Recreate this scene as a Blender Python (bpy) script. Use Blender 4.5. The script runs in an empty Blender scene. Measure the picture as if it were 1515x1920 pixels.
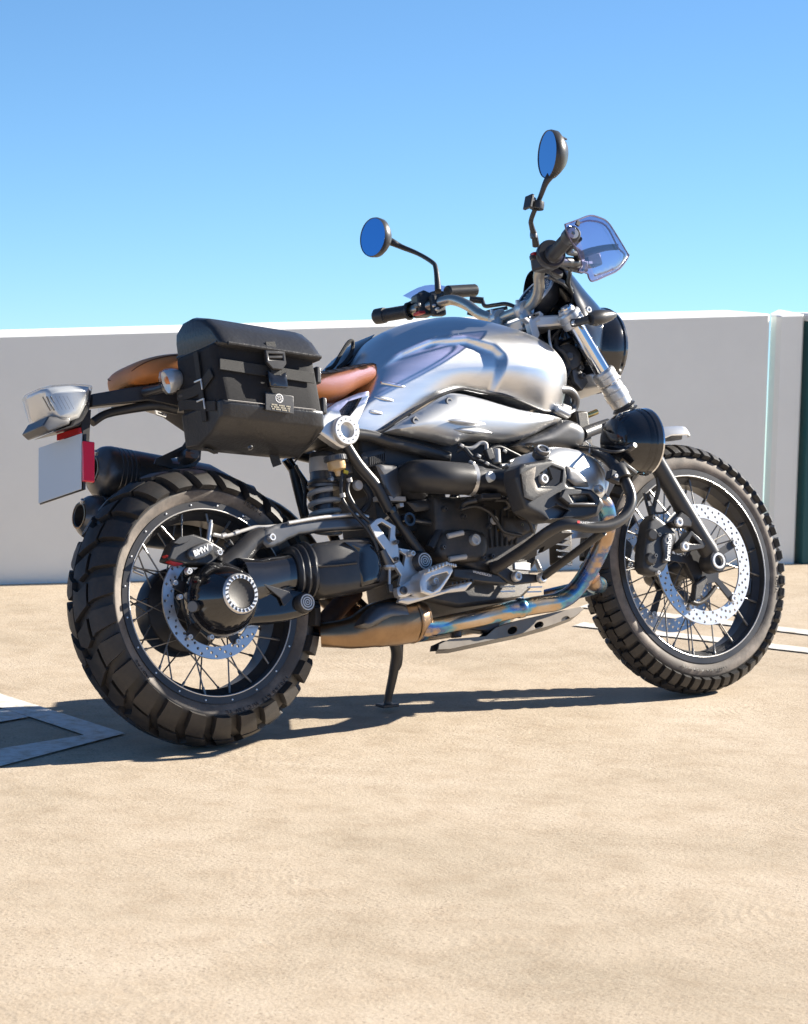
import bpy, bmesh, math, random
from mathutils import Vector, Matrix, geometry
random.seed(7)
R_ = math.radians
scene = bpy.context.scene
col = scene.collection

# ------------------------------------------------------------------ camera
CAM = Vector((-3.31966, -5.14722, 1.16744))
YAW, PITCH, ROLL = 0.9292, -0.09985, 0.025
fw = Vector((math.cos(PITCH)*math.cos(YAW), math.cos(PITCH)*math.sin(YAW), math.sin(PITCH)))
rt = fw.cross(Vector((0, 0, 1))).normalized()
up = rt.cross(fw)
r2 = rt*math.cos(ROLL) + up*math.sin(ROLL)
u2 = up*math.cos(ROLL) - rt*math.sin(ROLL)
cd = bpy.data.cameras.new('camera')
cam = bpy.data.objects.new('camera', cd)
col.objects.link(cam)
cd.sensor_fit = 'HORIZONTAL'
cd.sensor_width = 36.0
cd.lens = 36.0*5059.34/1515.0
cd.clip_end = 3000.0
cd.dof.use_dof = True
cd.dof.focus_distance = 6.0
cd.dof.aperture_fstop = 16.0
m = Matrix((r2, u2, -fw)).transposed().to_4x4()
m.translation = CAM
cam.matrix_world = m
scene.camera = cam

# ------------------------------------------------------------------ sky and sun
SUN_AZ, SUN_EL = R_(-12.7), R_(26.3)          # direction TO the sun, angle from +X
sdir = Vector((math.cos(SUN_EL)*math.cos(SUN_AZ), math.cos(SUN_EL)*math.sin(SUN_AZ), math.sin(SUN_EL)))
world = bpy.data.worlds.new('World')
scene.world = world
world.use_nodes = True
nt = world.node_tree
bg = nt.nodes['Background']
sky = nt.nodes.new('ShaderNodeTexSky')
sky.sky_type = 'NISHITA'
sky.sun_disc = False
sky.sun_elevation = SUN_EL
sky.sun_rotation = math.pi/2 - SUN_AZ
sky.altitude = 0.0
sky.air_density = 0.8
sky.dust_density = 0.06
sky.ozone_density = 6.5
# the deck is high above the surroundings: haze carries the horizon colour a little below eye level
geo = nt.nodes.new('ShaderNodeTexCoord'); sx = nt.nodes.new('ShaderNodeSeparateXYZ'); cx = nt.nodes.new('ShaderNodeCombineXYZ')
mxz = nt.nodes.new('ShaderNodeMath'); mxz.operation = 'MAXIMUM'; mxz.inputs[1].default_value = 0.012
nt.links.new(geo.outputs['Generated'], sx.inputs[0])
nt.links.new(sx.outputs[0], cx.inputs[0]); nt.links.new(sx.outputs[1], cx.inputs[1])
sc_ = nt.nodes.new('ShaderNodeMath'); sc_.operation = 'MULTIPLY_ADD'; sc_.inputs[1].default_value = 1.35; sc_.inputs[2].default_value = 0.10
nt.links.new(sx.outputs[2], sc_.inputs[0]); nt.links.new(sc_.outputs[0], mxz.inputs[0]); nt.links.new(mxz.outputs[0], cx.inputs[2])
nt.links.new(cx.outputs[0], sky.inputs[0])
tint = nt.nodes.new('ShaderNodeMixRGB'); tint.blend_type = 'MULTIPLY'; tint.inputs[0].default_value = 1.0; tint.inputs[2].default_value = (0.94, 1.0, 0.94, 1)
nt.links.new(sky.outputs[0], tint.inputs[1])
nt.links.new(tint.outputs[0], bg.inputs[0])
bg.inputs[1].default_value = 0.071
sl = bpy.data.lights.new('sun', 'SUN')
sl.energy = 5.0
sl.angle = R_(0.5)
sl.color = (1.0, 0.93, 0.82)
sun = bpy.data.objects.new('sun', sl)
col.objects.link(sun)
sun.rotation_euler = sdir.to_track_quat('Z', 'Y').to_euler()
scene.view_settings.view_transform = 'Standard'
scene.view_settings.look = 'None'
scene.view_settings.gamma = 1.0
scene.view_settings.use_curve_mapping = False
scene.view_settings.exposure = 1.44
scene.cycles.max_bounces = 8
scene.cycles.transparent_max_bounces = 8

# ------------------------------------------------------------------ materials
def mat(name, base, rough=0.5, metal=0.0, var=0.0, vscale=20.0, dirt=None, dirt_amt=0.0, dscale=6.0,
        bump=0.0, bscale=200.0, coat=0.0, rvar=0.0, stretch=None, spec=None, aniso=0.0):
    mt = bpy.data.materials.new(name)
    mt.use_nodes = True
    t = mt.node_tree
    b = t.nodes['Principled BSDF']
    b.inputs['Base Color'].default_value = (*base, 1)
    b.inputs['Roughness'].default_value = rough
    b.inputs['Metallic'].default_value = metal
    if coat: b.inputs['Coat Weight'].default_value = coat; b.inputs['Coat Roughness'].default_value = 0.06
    if spec is not None: b.inputs['Specular IOR Level'].default_value = spec
    if aniso: b.inputs['Anisotropic'].default_value = aniso
    tc = t.nodes.new('ShaderNodeTexCoord')
    src = tc.outputs['Object']
    if stretch:
        mp = t.nodes.new('ShaderNodeMapping'); mp.inputs['Scale'].default_value = stretch
        t.links.new(src, mp.inputs[0]); src = mp.outputs[0]
    def noise(scale, detail=4.0, rg=0.6):
        n = t.nodes.new('ShaderNodeTexNoise'); n.inputs['Scale'].default_value = scale
        n.inputs['Detail'].default_value = detail; n.inputs['Roughness'].default_value = rg
        t.links.new(src, n.inputs['Vector']); return n.outputs['Fac']
    colour = None
    if var:
        mx = t.nodes.new('ShaderNodeMixRGB'); mx.blend_type = 'MIX'
        mx.inputs[1].default_value = (*[c*(1-var) for c in base], 1)
        mx.inputs[2].default_value = (*[min(1, c*(1+var)) for c in base], 1)
        t.links.new(noise(vscale), mx.inputs[0]); colour = mx.outputs[0]
    if dirt:
        mx = t.nodes.new('ShaderNodeMixRGB')
        rp = t.nodes.new('ShaderNodeValToRGB')
        rp.color_ramp.elements[0].position = 0.42; rp.color_ramp.elements[1].position = 0.72
        rp.color_ramp.elements[1].color = (dirt_amt, dirt_amt, dirt_amt, 1)
        t.links.new(noise(dscale, 6.0, 0.7), rp.inputs[0]); t.links.new(rp.outputs[0], mx.inputs[0])
        if colour: t.links.new(colour, mx.inputs[1])
        else: mx.inputs[1].default_value = (*base, 1)
        mx.inputs[2].default_value = (*dirt, 1); colour = mx.outputs[0]
    if colour: t.links.new(colour, b.inputs['Base Color'])
    if rvar:
        mr = t.nodes.new('ShaderNodeMapRange')
        mr.inputs['To Min'].default_value = max(0.02, rough-rvar); mr.inputs['To Max'].default_value = min(1, rough+rvar)
        t.links.new(noise(vscale*0.6), mr.inputs['Value']); t.links.new(mr.outputs[0], b.inputs['Roughness'])
    if bump:
        bp = t.nodes.new('ShaderNodeBump'); bp.inputs['Strength'].default_value = bump
        bp.inputs['Distance'].default_value = 0.002
        t.links.new(noise(bscale, 3.0), bp.inputs['Height']); t.links.new(bp.outputs[0], b.inputs['Normal'])
    return mt

DUST = (0.34, 0.26, 0.19)
M = {}
M['rubber']   = mat('tyre rubber', (0.026, 0.0252, 0.0248), 0.5, var=0.25, vscale=30, dirt=(0.10, 0.078, 0.062), dirt_amt=0.4, dscale=14, bump=0.15, bscale=600, rvar=0.1)
M['sidewall'] = mat('tyre sidewall rubber', (0.11, 0.096, 0.084), 0.75, var=0.25, vscale=30, dirt=(0.36, 0.30, 0.25), dirt_amt=0.75, dscale=9, bump=0.2, bscale=300)
M['black']    = mat('black powder coat', (0.034, 0.034, 0.036), 0.31, var=0.3, vscale=15, dirt=(0.10, 0.085, 0.07), dirt_amt=0.25, dscale=9, bump=0.08, bscale=700, rvar=0.08)
M['gloss']    = mat('gloss black paint', (0.012, 0.012, 0.014), 0.12, coat=0.8, rvar=0.04, vscale=30)
M['plastic']  = mat('black satin plastic', (0.038, 0.038, 0.04), 0.37, var=0.2, vscale=25, bump=0.12, bscale=900, rvar=0.08)
M['cast']     = mat('dark cast engine metal', (0.06, 0.059, 0.058), 0.45, 0.45, var=0.35, vscale=14, dirt=DUST, dirt_amt=0.22, dscale=8, bump=0.25, bscale=350)
M['graphite'] = mat('graphite anodised metal', (0.14, 0.143, 0.15), 0.36, 0.7, var=0.15, vscale=20, dirt=(0.2, 0.17, 0.14), dirt_amt=0.3, rvar=0.08)
M['alu']      = mat('sandblasted aluminium', (0.74, 0.73, 0.71), 0.34, 0.7, var=0.08, vscale=30, bump=0.08, bscale=900, rvar=0.06)
M['brushed']  = mat('brushed aluminium tank', (0.80, 0.805, 0.815), 0.33, 1.0, var=0.07, vscale=40, bump=0.06, bscale=420, rvar=0.06, stretch=(0.12, 1, 1.6), aniso=0.3)
M['satin']    = mat('satin silver paint', (0.70, 0.70, 0.69), 0.38, 0.8, var=0.03, vscale=9, rvar=0.04)
M['chrome']   = mat('polished chrome', (0.82, 0.83, 0.85), 0.07, 1.0, rvar=0.03, vscale=40)
M['steel']    = mat('brushed disc steel', (0.62, 0.625, 0.635), 0.36, 0.9, var=0.06, vscale=60, rvar=0.06)
M['bar']      = mat('champagne anodised aluminium', (0.60, 0.55, 0.47), 0.36, 1.0, var=0.05, vscale=30, rvar=0.05)
M['gunmetal'] = mat('grey painted spring steel', (0.52, 0.51, 0.49), 0.45, 0.1, var=0.1, vscale=30, dirt=DUST, dirt_amt=0.3)
M['spoke']    = mat('stainless spoke', (0.28, 0.27, 0.26), 0.38, 0.9)
M['spoke_dark'] = mat('black spoke', (0.03, 0.03, 0.03), 0.35, 0.5)
M['leather']  = mat('brown saddle leather', (0.60, 0.215, 0.058), 0.46, var=0.16, vscale=22, bump=0.35, bscale=420, rvar=0.07)
M['stitch']   = mat('dark stitching thread', (0.10, 0.04, 0.018), 0.8)
M['bag_leather'] = mat('black bag leather', (0.026, 0.026, 0.028), 0.32, var=0.25, vscale=14, bump=0.45, bscale=120, rvar=0.08)
M['fabric']   = mat('black woven nylon', (0.014, 0.014, 0.016), 0.85, var=0.35, vscale=120, bump=0.5, bscale=1100)
M['webbing']  = mat('black nylon webbing', (0.03, 0.03, 0.03), 0.78, var=0.35, vscale=200, bump=0.5, bscale=1500)
M['white']    = mat('white lettering', (0.8, 0.8, 0.8), 0.5)
M['gold']     = mat('faded lettering', (0.40, 0.36, 0.27), 0.6)
M['plate']    = mat('pale grey number plate', (0.62, 0.67, 0.70), 0.45, var=0.02, vscale=12)
M['red']      = mat('red reflector', (0.75, 0.01, 0.04), 0.15, coat=0.8, bump=0.3, bscale=700)
M['redpaint'] = mat('red paint', (0.55, 0.02, 0.02), 0.4)
M['amber']    = mat('amber bulb', (0.9, 0.25, 0.03), 0.3, coat=0.5)
M['mirror']   = mat('mirror glass', (0.12, 0.32, 0.60), 0.02, 1.0)
M['brass']    = mat('brass fitting', (0.7, 0.5, 0.2), 0.3, 1.0)
M['fluid']    = mat('amber brake fluid cup', (0.62, 0.42, 0.2), 0.3, coat=0.6)
M['yellow']   = mat('yellow tag', (0.75, 0.6, 0.05), 0.5)

def glass(name, colr, rough=0.03, refl=1.0):
    """thin clear plastic: tinted see-through with a glossy skin"""
    mt = bpy.data.materials.new(name); mt.use_nodes = True
    t = mt.node_tree; t.nodes.remove(t.nodes['Principled BSDF'])
    out = t.nodes['Material Output']
    tr = t.nodes.new('ShaderNodeBsdfTransparent'); tr.inputs[0].default_value = (*colr, 1)
    gl = t.nodes.new('ShaderNodeBsdfGlossy'); gl.inputs['Roughness'].default_value = rough
    lw = t.nodes.new('ShaderNodeLayerWeight'); lw.inputs['Blend'].default_value = 0.5
    pw = t.nodes.new('ShaderNodeMath'); pw.operation = 'POWER'; pw.inputs[1].default_value = 3.5
    mu = t.nodes.new('ShaderNodeMath'); mu.operation = 'MULTIPLY_ADD'; mu.inputs[1].default_value = 0.6*refl; mu.inputs[2].default_value = 0.05*refl
    mx = t.nodes.new('ShaderNodeMixShader')
    t.links.new(lw.outputs['Facing'], pw.inputs[0]); t.links.new(pw.outputs[0], mu.inputs[0]); t.links.new(mu.outputs[0], mx.inputs[0])
    t.links.new(tr.outputs[0], mx.inputs[1]); t.links.new(gl.outputs[0], mx.inputs[2]); t.links.new(mx.outputs[0], out.inputs[0])
    return mt
M['clear'] = glass('clear lens', (0.93, 0.94, 0.95))
M['smoke'] = glass('smoked purple plastic', (0.61, 0.61, 0.79))
M['purple'] = mat('dark violet plastic edge', (0.06, 0.05, 0.11), 0.25, coat=0.5)
M['lampback'] = mat('bright lamp reflector', (0.80, 0.80, 0.78), 0.28, 0.45)
M['silver'] = mat('silver grey enamel', (0.60, 0.60, 0.59), 0.38, 0.25)
M['skid'] = mat('worn skid plate aluminium', (0.20, 0.175, 0.145), 0.42, 0.7, var=0.3, vscale=18, dirt=(0.16, 0.12, 0.09), dirt_amt=0.5, dscale=10, rvar=0.1)
M['dial'] = mat('blue black dial face', (0.02, 0.03, 0.05), 0.2, coat=0.6)

def exhaust_mat():
    mt = mat('heat tinted stainless steel', (0.5, 0.42, 0.34), 0.24, 1.0)
    t = mt.node_tree; b = t.nodes['Principled BSDF']
    tc = t.nodes.new('ShaderNodeTexCoord')
    mp = t.nodes.new('ShaderNodeMapping'); mp.inputs['Scale'].default_value = (5.0, 9.0, 9.0)
    t.links.new(tc.outputs['Object'], mp.inputs[0])
    n = t.nodes.new('ShaderNodeTexNoise'); n.inputs['Scale'].default_value = 1.3; n.inputs['Detail'].default_value = 5
    t.links.new(mp.outputs[0], n.inputs['Vector'])
    rp = t.nodes.new('ShaderNodeValToRGB')
    el = rp.color_ramp.elements
    el[0].position = 0.28; el[0].color = (0.62, 0.55, 0.48, 1)
    el[1].position = 0.75; el[1].color = (0.40, 0.27, 0.17, 1)
    for p, c_ in ((0.46, (0.52, 0.38, 0.24, 1)), (0.50, (0.14, 0.38, 0.52, 1)), (0.555, (0.12, 0.19, 0.38, 1)), (0.60, (0.50, 0.36, 0.25, 1))):
        e = el.new(p); e.color = c_
    t.links.new(n.outputs['Fac'], rp.inputs[0]); t.links.new(rp.outputs[0], b.inputs['Base Color'])
    mr = t.nodes.new('ShaderNodeMapRange'); mr.inputs['To Min'].default_value = 0.16; mr.inputs['To Max'].default_value = 0.36
    t.links.new(n.outputs['Fac'], mr.inputs['Value']); t.links.new(mr.outputs[0], b.inputs['Roughness'])
    return mt
M['exhaust'] = exhaust_mat()
M['bronze'] = mat('heat browned exhaust can', (0.33, 0.22, 0.13), 0.32, 0.95, var=0.35, vscale=8, dirt=(0.12, 0.08, 0.06), dirt_amt=0.6, dscale=7, rvar=0.1)
M['header'] = mat('bare exhaust rust', (0.16, 0.09, 0.06), 0.6, 0.6, var=0.4, vscale=30)

# ------------------------------------------------------------------ mesh helpers
LEAN, STEER = 0.275395, -0.024619
WB, RAKE, TRAIL = 1.522, R_(28.5), 0.111
RR, RF = 0.325, 0.333
SO = Vector((WB+TRAIL, 0, 0))
SD = Vector((-math.sin(RAKE), 0, math.cos(RAKE)))
SM = Matrix.Translation(SO) @ Matrix.Rotation(STEER, 4, SD) @ Matrix.Translation(-SO)
LM = Matrix.Translation((0, 0, 0.004)) @ Matrix.Rotation(-LEAN, 4, 'X')

def V(p): return Vector(p)
def finish(bm, smooth=True, ang=38):
    bmesh.ops.recalc_face_normals(bm, faces=bm.faces)
    for f in bm.faces: f.smooth = smooth
    lim = R_(ang)
    for e in bm.edges:
        e.smooth = (len(e.link_faces) == 2 and e.calc_face_angle(0) < lim)
def mesh_of(bm, name, smooth=True, ang=38):
    finish(bm, smooth, ang)
    me = bpy.data.meshes.new(name); bm.to_mesh(me); bm.free()
    return me
def link(name, me, material, parent=None, steer=False, bevel=0.0, seg=2, matrix=None):
    o = bpy.data.objects.new(name, me); col.objects.link(o)
    if material is not None and not me.materials: me.materials.append(M[material] if isinstance(material, str) else material)
    if parent is not None: o.parent = parent
    if steer: o.matrix_local = SM
    if matrix is not None: o.matrix_local = matrix
    if bevel:
        b = o.modifiers.new('bevel', 'BEVEL'); b.width = bevel; b.segments = seg; b.limit_method = 'ANGLE'; b.angle_limit = R_(40)
    return o
def put(name, bm, material, parent, steer=False, bevel=0.0, seg=2, ang=38, smooth=True):
    return link(name, mesh_of(bm, name, smooth, ang), material, parent, steer, bevel, seg)
def axis_frame(d):
    d = V(d).normalized()
    a = Vector((0, 0, 1)) if abs(d.z) < 0.9 else Vector((1, 0, 0))
    x = d.cross(a).normalized(); y = d.cross(x).normalized()
    return d, x, y
def lathe(bm, prof, o, d, seg=32, closed=False):
    """revolve (radius, distance along d) pairs about the axis through o"""
    o = V(o); d, x, y = axis_frame(d)
    rings = []
    for r, h in prof:
        if r < 1e-6: rings.append([bm.verts.new(o + d*h)])
        else: rings.append([bm.verts.new(o + d*h + x*(r*math.cos(2*math.pi*k/seg)) + y*(r*math.sin(2*math.pi*k/seg))) for k in range(seg)])
    pairs = list(zip(rings[:-1], rings[1:]))
    if closed: pairs.append((rings[-1], rings[0]))
    for a, b in pairs:
        for k in range(seg):
            k2 = (k+1) % seg
            if len(a) == 1 and len(b) == 1: continue
            if len(a) == 1: bm.faces.new((a[0], b[k], b[k2]))
            elif len(b) == 1: bm.faces.new((a[k], a[k2], b[0]))
            else: bm.faces.new((a[k], a[k2], b[k2], b[k]))
    return bm
def cyl(bm, a, b, r, r2=None, seg=20):
    a, b = V(a), V(b); L = (b-a).length
    r2 = r if r2 is None else r2
    c = min(0.15*min(r, r2), 0.2*L)
    return lathe(bm, [(0, 0), (r-c, 0), (r, c), (r2, L-c), (r2-c, L), (0, L)], a, b-a, seg)
def catmull(pts, n=6):
    pts = [V(p) for p in pts]
    if n <= 1 or len(pts) < 3: return pts
    out = []
    P = [pts[0]*2-pts[1]] + pts + [pts[-1]*2-pts[-2]]
    for i in range(1, len(P)-2):
        p0, p1, p2, p3 = P[i-1], P[i], P[i+1], P[i+2]
        for k in range(n):
            t = k/n
            out.append(0.5*((2*p1) + (p2-p0)*t + (2*p0-5*p1+4*p2-p3)*t*t + (3*p1-p0-3*p2+p3)*t**3))
    out.append(pts[-1])
    return out
def tube(bm, pts, r, seg=14, n=6, flat=1.0):
    """swept tube; r is a number or one radius per given point"""
    base = [V(p) for p in pts]
    path = catmull(base, n)
    if isinstance(r, (int, float)): rad = [r]*len(path)
    else:
        rad = []
        k = max(1, n) if len(base) > 2 else 1
        for i in range(len(r)-1):
            for j in range(k): rad.append(r[i] + (r[i+1]-r[i])*j/k)
        rad.append(r[-1])
    t0 = (path[1]-path[0]).normalized()
    _, x, y = axis_frame(t0)
    rings = []
    for i, p in enumerate(path):
        t = (path[min(i+1, len(path)-1)] - path[max(i-1, 0)]).normalized()
        x = (x - t*x.dot(t)).normalized(); y = t.cross(x)
        rings.append([bm.verts.new(p + x*(rad[i]*math.cos(2*math.pi*k/seg)) + y*(flat*rad[i]*math.sin(2*math.pi*k/seg))) for k in range(seg)])
    for a, b in zip(rings[:-1], rings[1:]):
        for k in range(seg):
            k2 = (k+1) % seg
            bm.faces.new((a[k], a[k2], b[k2], b[k]))
    bm.faces.new(rings[0][::-1]); bm.faces.new(rings[-1])
    return bm
def loft(bm, rings, cap=True, close=True):
    vr = [[bm.verts.new(V(p)) for p in r] for r in rings]
    n = len(vr[0])
    for a, b in zip(vr[:-1], vr[1:]):
        for k in range(n if close else n-1):
            k2 = (k+1) % n
            bm.faces.new((a[k], a[k2], b[k2], b[k]))
    if cap:
        bm.faces.new(vr[0][::-1]); bm.faces.new(vr[-1])
    return vr
def inside(p, poly):
    c_ = False; j = len(poly)-1
    for i in range(len(poly)):
        a, b = poly[i], poly[j]
        if (a[1] > p[1]) != (b[1] > p[1]) and p[0] < (b[0]-a[0])*(p[1]-a[1])/(b[1]-a[1]) + a[0]: c_ = not c_
        j = i
    return c_
def segdist(p, poly):
    best = 1e9; j = len(poly)-1
    for i in range(len(poly)):
        a, b = poly[j], poly[i]
        dx, dy = b[0]-a[0], b[1]-a[1]; L = dx*dx+dy*dy
        t = 0 if L == 0 else max(0, min(1, ((p[0]-a[0])*dx+(p[1]-a[1])*dy)/L))
        best = min(best, math.hypot(p[0]-a[0]-t*dx, p[1]-a[1]-t*dy)); j = i
    return best
def lsq_plane(pts):
    """y = a + b x + c z through the given points"""
    n = len(pts); mx = sum(p.x for p in pts)/n; mz = sum(p.z for p in pts)/n; my = sum(p.y for p in pts)/n
    sxx = sum((p.x-mx)**2 for p in pts); szz = sum((p.z-mz)**2 for p in pts); sxz = sum((p.x-mx)*(p.z-mz) for p in pts)
    sxy = sum((p.x-mx)*(p.y-my) for p in pts); szy = sum((p.z-mz)*(p.y-my) for p in pts)
    D = sxx*szz-sxz*sxz
    if abs(D) < 1e-12: return lambda x, z: my
    b = (sxy*szz-szy*sxz)/D; c_ = (szy*sxx-sxy*sxz)/D
    return lambda x, z: my + b*(x-mx) + c_*(z-mz)
def pillow(bm, pts, depth=0.01, bulge=0.0, soft=0.02, step=0.008, smooth=0, holes=(), bump=None):
    """panel whose outline is given as points (x, y, z), facing -y, domed outward by bulge, depth thick"""
    pts = [V(p) for p in pts]
    yf = lsq_plane(pts)
    if smooth: pts = catmull(pts + [pts[0]], smooth)[:-1]
    poly = [(p.x, p.z) for p in pts]
    hp = [[(V(q).x, V(q).z) for q in h] for h in holes]
    vs = [Vector(p) for p in poly]; es = [(i, (i+1) % len(poly)) for i in range(len(poly))]
    for h in hp:
        o = len(vs); vs += [Vector(p) for p in h]; es += [(o+i, o+(i+1) % len(h)) for i in range(len(h))]
    if bulge or bump:
        xs = [p[0] for p in poly]; zs = [p[1] for p in poly]
        i = 0; z = min(zs)
        while z < max(zs):
            x = min(xs) + (i % 2)*step*0.5
            while x < max(xs):
                if inside((x, z), poly) and segdist((x, z), poly) > step*0.45 and all(not inside((x, z), h) and segdist((x, z), h) > step*0.45 for h in hp):
                    vs.append(Vector((x, z)))
                x += step
            z += step*0.866; i += 1
    ov, oe, of, *_ = geometry.delaunay_2d_cdt(vs, es, [], 0, 1e-6)
    fr, bk = [], []
    for q in ov:
        off = 0.0
        if bulge:
            dd = min(segdist(q, poly)/soft, 1.0); off = bulge*math.sqrt(max(0, 1-(1-dd)**2))
        if bump: off += bump(q[0], q[1])
        y = yf(q[0], q[1])
        fr.append(bm.verts.new((q[0], y-off, q[1]))); bk.append(bm.verts.new((q[0], y+depth, q[1])))
    cnt = {}
    for f in of:
        c_ = (sum(ov[i][0] for i in f)/3, sum(ov[i][1] for i in f)/3)
        if not inside(c_, poly) or any(inside(c_, h) for h in hp): continue
        bm.faces.new([fr[i] for i in f]); bm.faces.new([bk[i] for i in reversed(f)])
        for k in range(3):
            e = (f[k], f[(k+1) % 3])
            if (e[1], e[0]) in cnt: cnt.pop((e[1], e[0]))
            else: cnt[e] = 1
    for a, b in cnt: bm.faces.new((fr[b], fr[a], bk[a], bk[b]))
    for v in [v for v in bm.verts if not v.link_faces]: bm.verts.remove(v)
    return bm
def box(bm, c_, size, rot=None):
    c_ = V(c_); sx, sy, sz = [s/2 for s in size]
    rot = rot or Matrix.Identity(3)
    vs = [bm.verts.new(c_ + rot @ Vector((x*sx, y*sy, z*sz))) for x in (-1, 1) for y in (-1, 1) for z in (-1, 1)]
    for f in ((0, 1, 3, 2), (4, 6, 7, 5), (0, 4, 5, 1), (2, 3, 7, 6), (0, 2, 6, 4), (1, 5, 7, 3)):
        bm.faces.new([vs[i] for i in f])
    return bm
def ry(a): return Matrix.Rotation(R_(a), 3, 'Y')
def B_(): return bmesh.new()
def bolt(p, parent, d=(0, -1, 0), r=0.008, h=0.006, material='alu', steer=False):
    """button head screw with a hexagonal socket"""
    bm = B_()
    lathe(bm, [(0, -0.004), (r, -0.004), (r, h*0.55), (r*0.8, h), (r*0.5, h), (r*0.46, h*0.3), (0, h*0.3)], p, d, 18)
    return put('bolt', bm, material, parent, steer)
def text(name, s, size, o, xd, ud, material, parent, steer=False, ext=0.0006, bold=0.0):
    cu = bpy.data.curves.new(name, 'FONT'); cu.body = s; cu.size = size; cu.align_x = 'CENTER'; cu.align_y = 'CENTER'
    cu.extrude = ext; cu.offset = bold; cu.resolution_u = 3
    t = bpy.data.objects.new(name, cu); col.objects.link(t)
    me = bpy.data.meshes.new_from_object(t); bpy.data.objects.remove(t)
    x = V(xd).normalized(); u = (V(ud) - x*V(ud).dot(x)).normalized(); n = x.cross(u)
    mm = Matrix((x, u, n)).transposed().to_4x4(); mm.translation = V(o)
    me.transform(mm)
    return link(name, me, material, parent, steer)
def empty(name, label, cat, group=None):
    o = bpy.data.objects.new(name, None); col.objects.link(o); o.empty_display_size = 0.2
    o['label'] = label; o['category'] = cat
    if group: o['group'] = group
    return o

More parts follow.
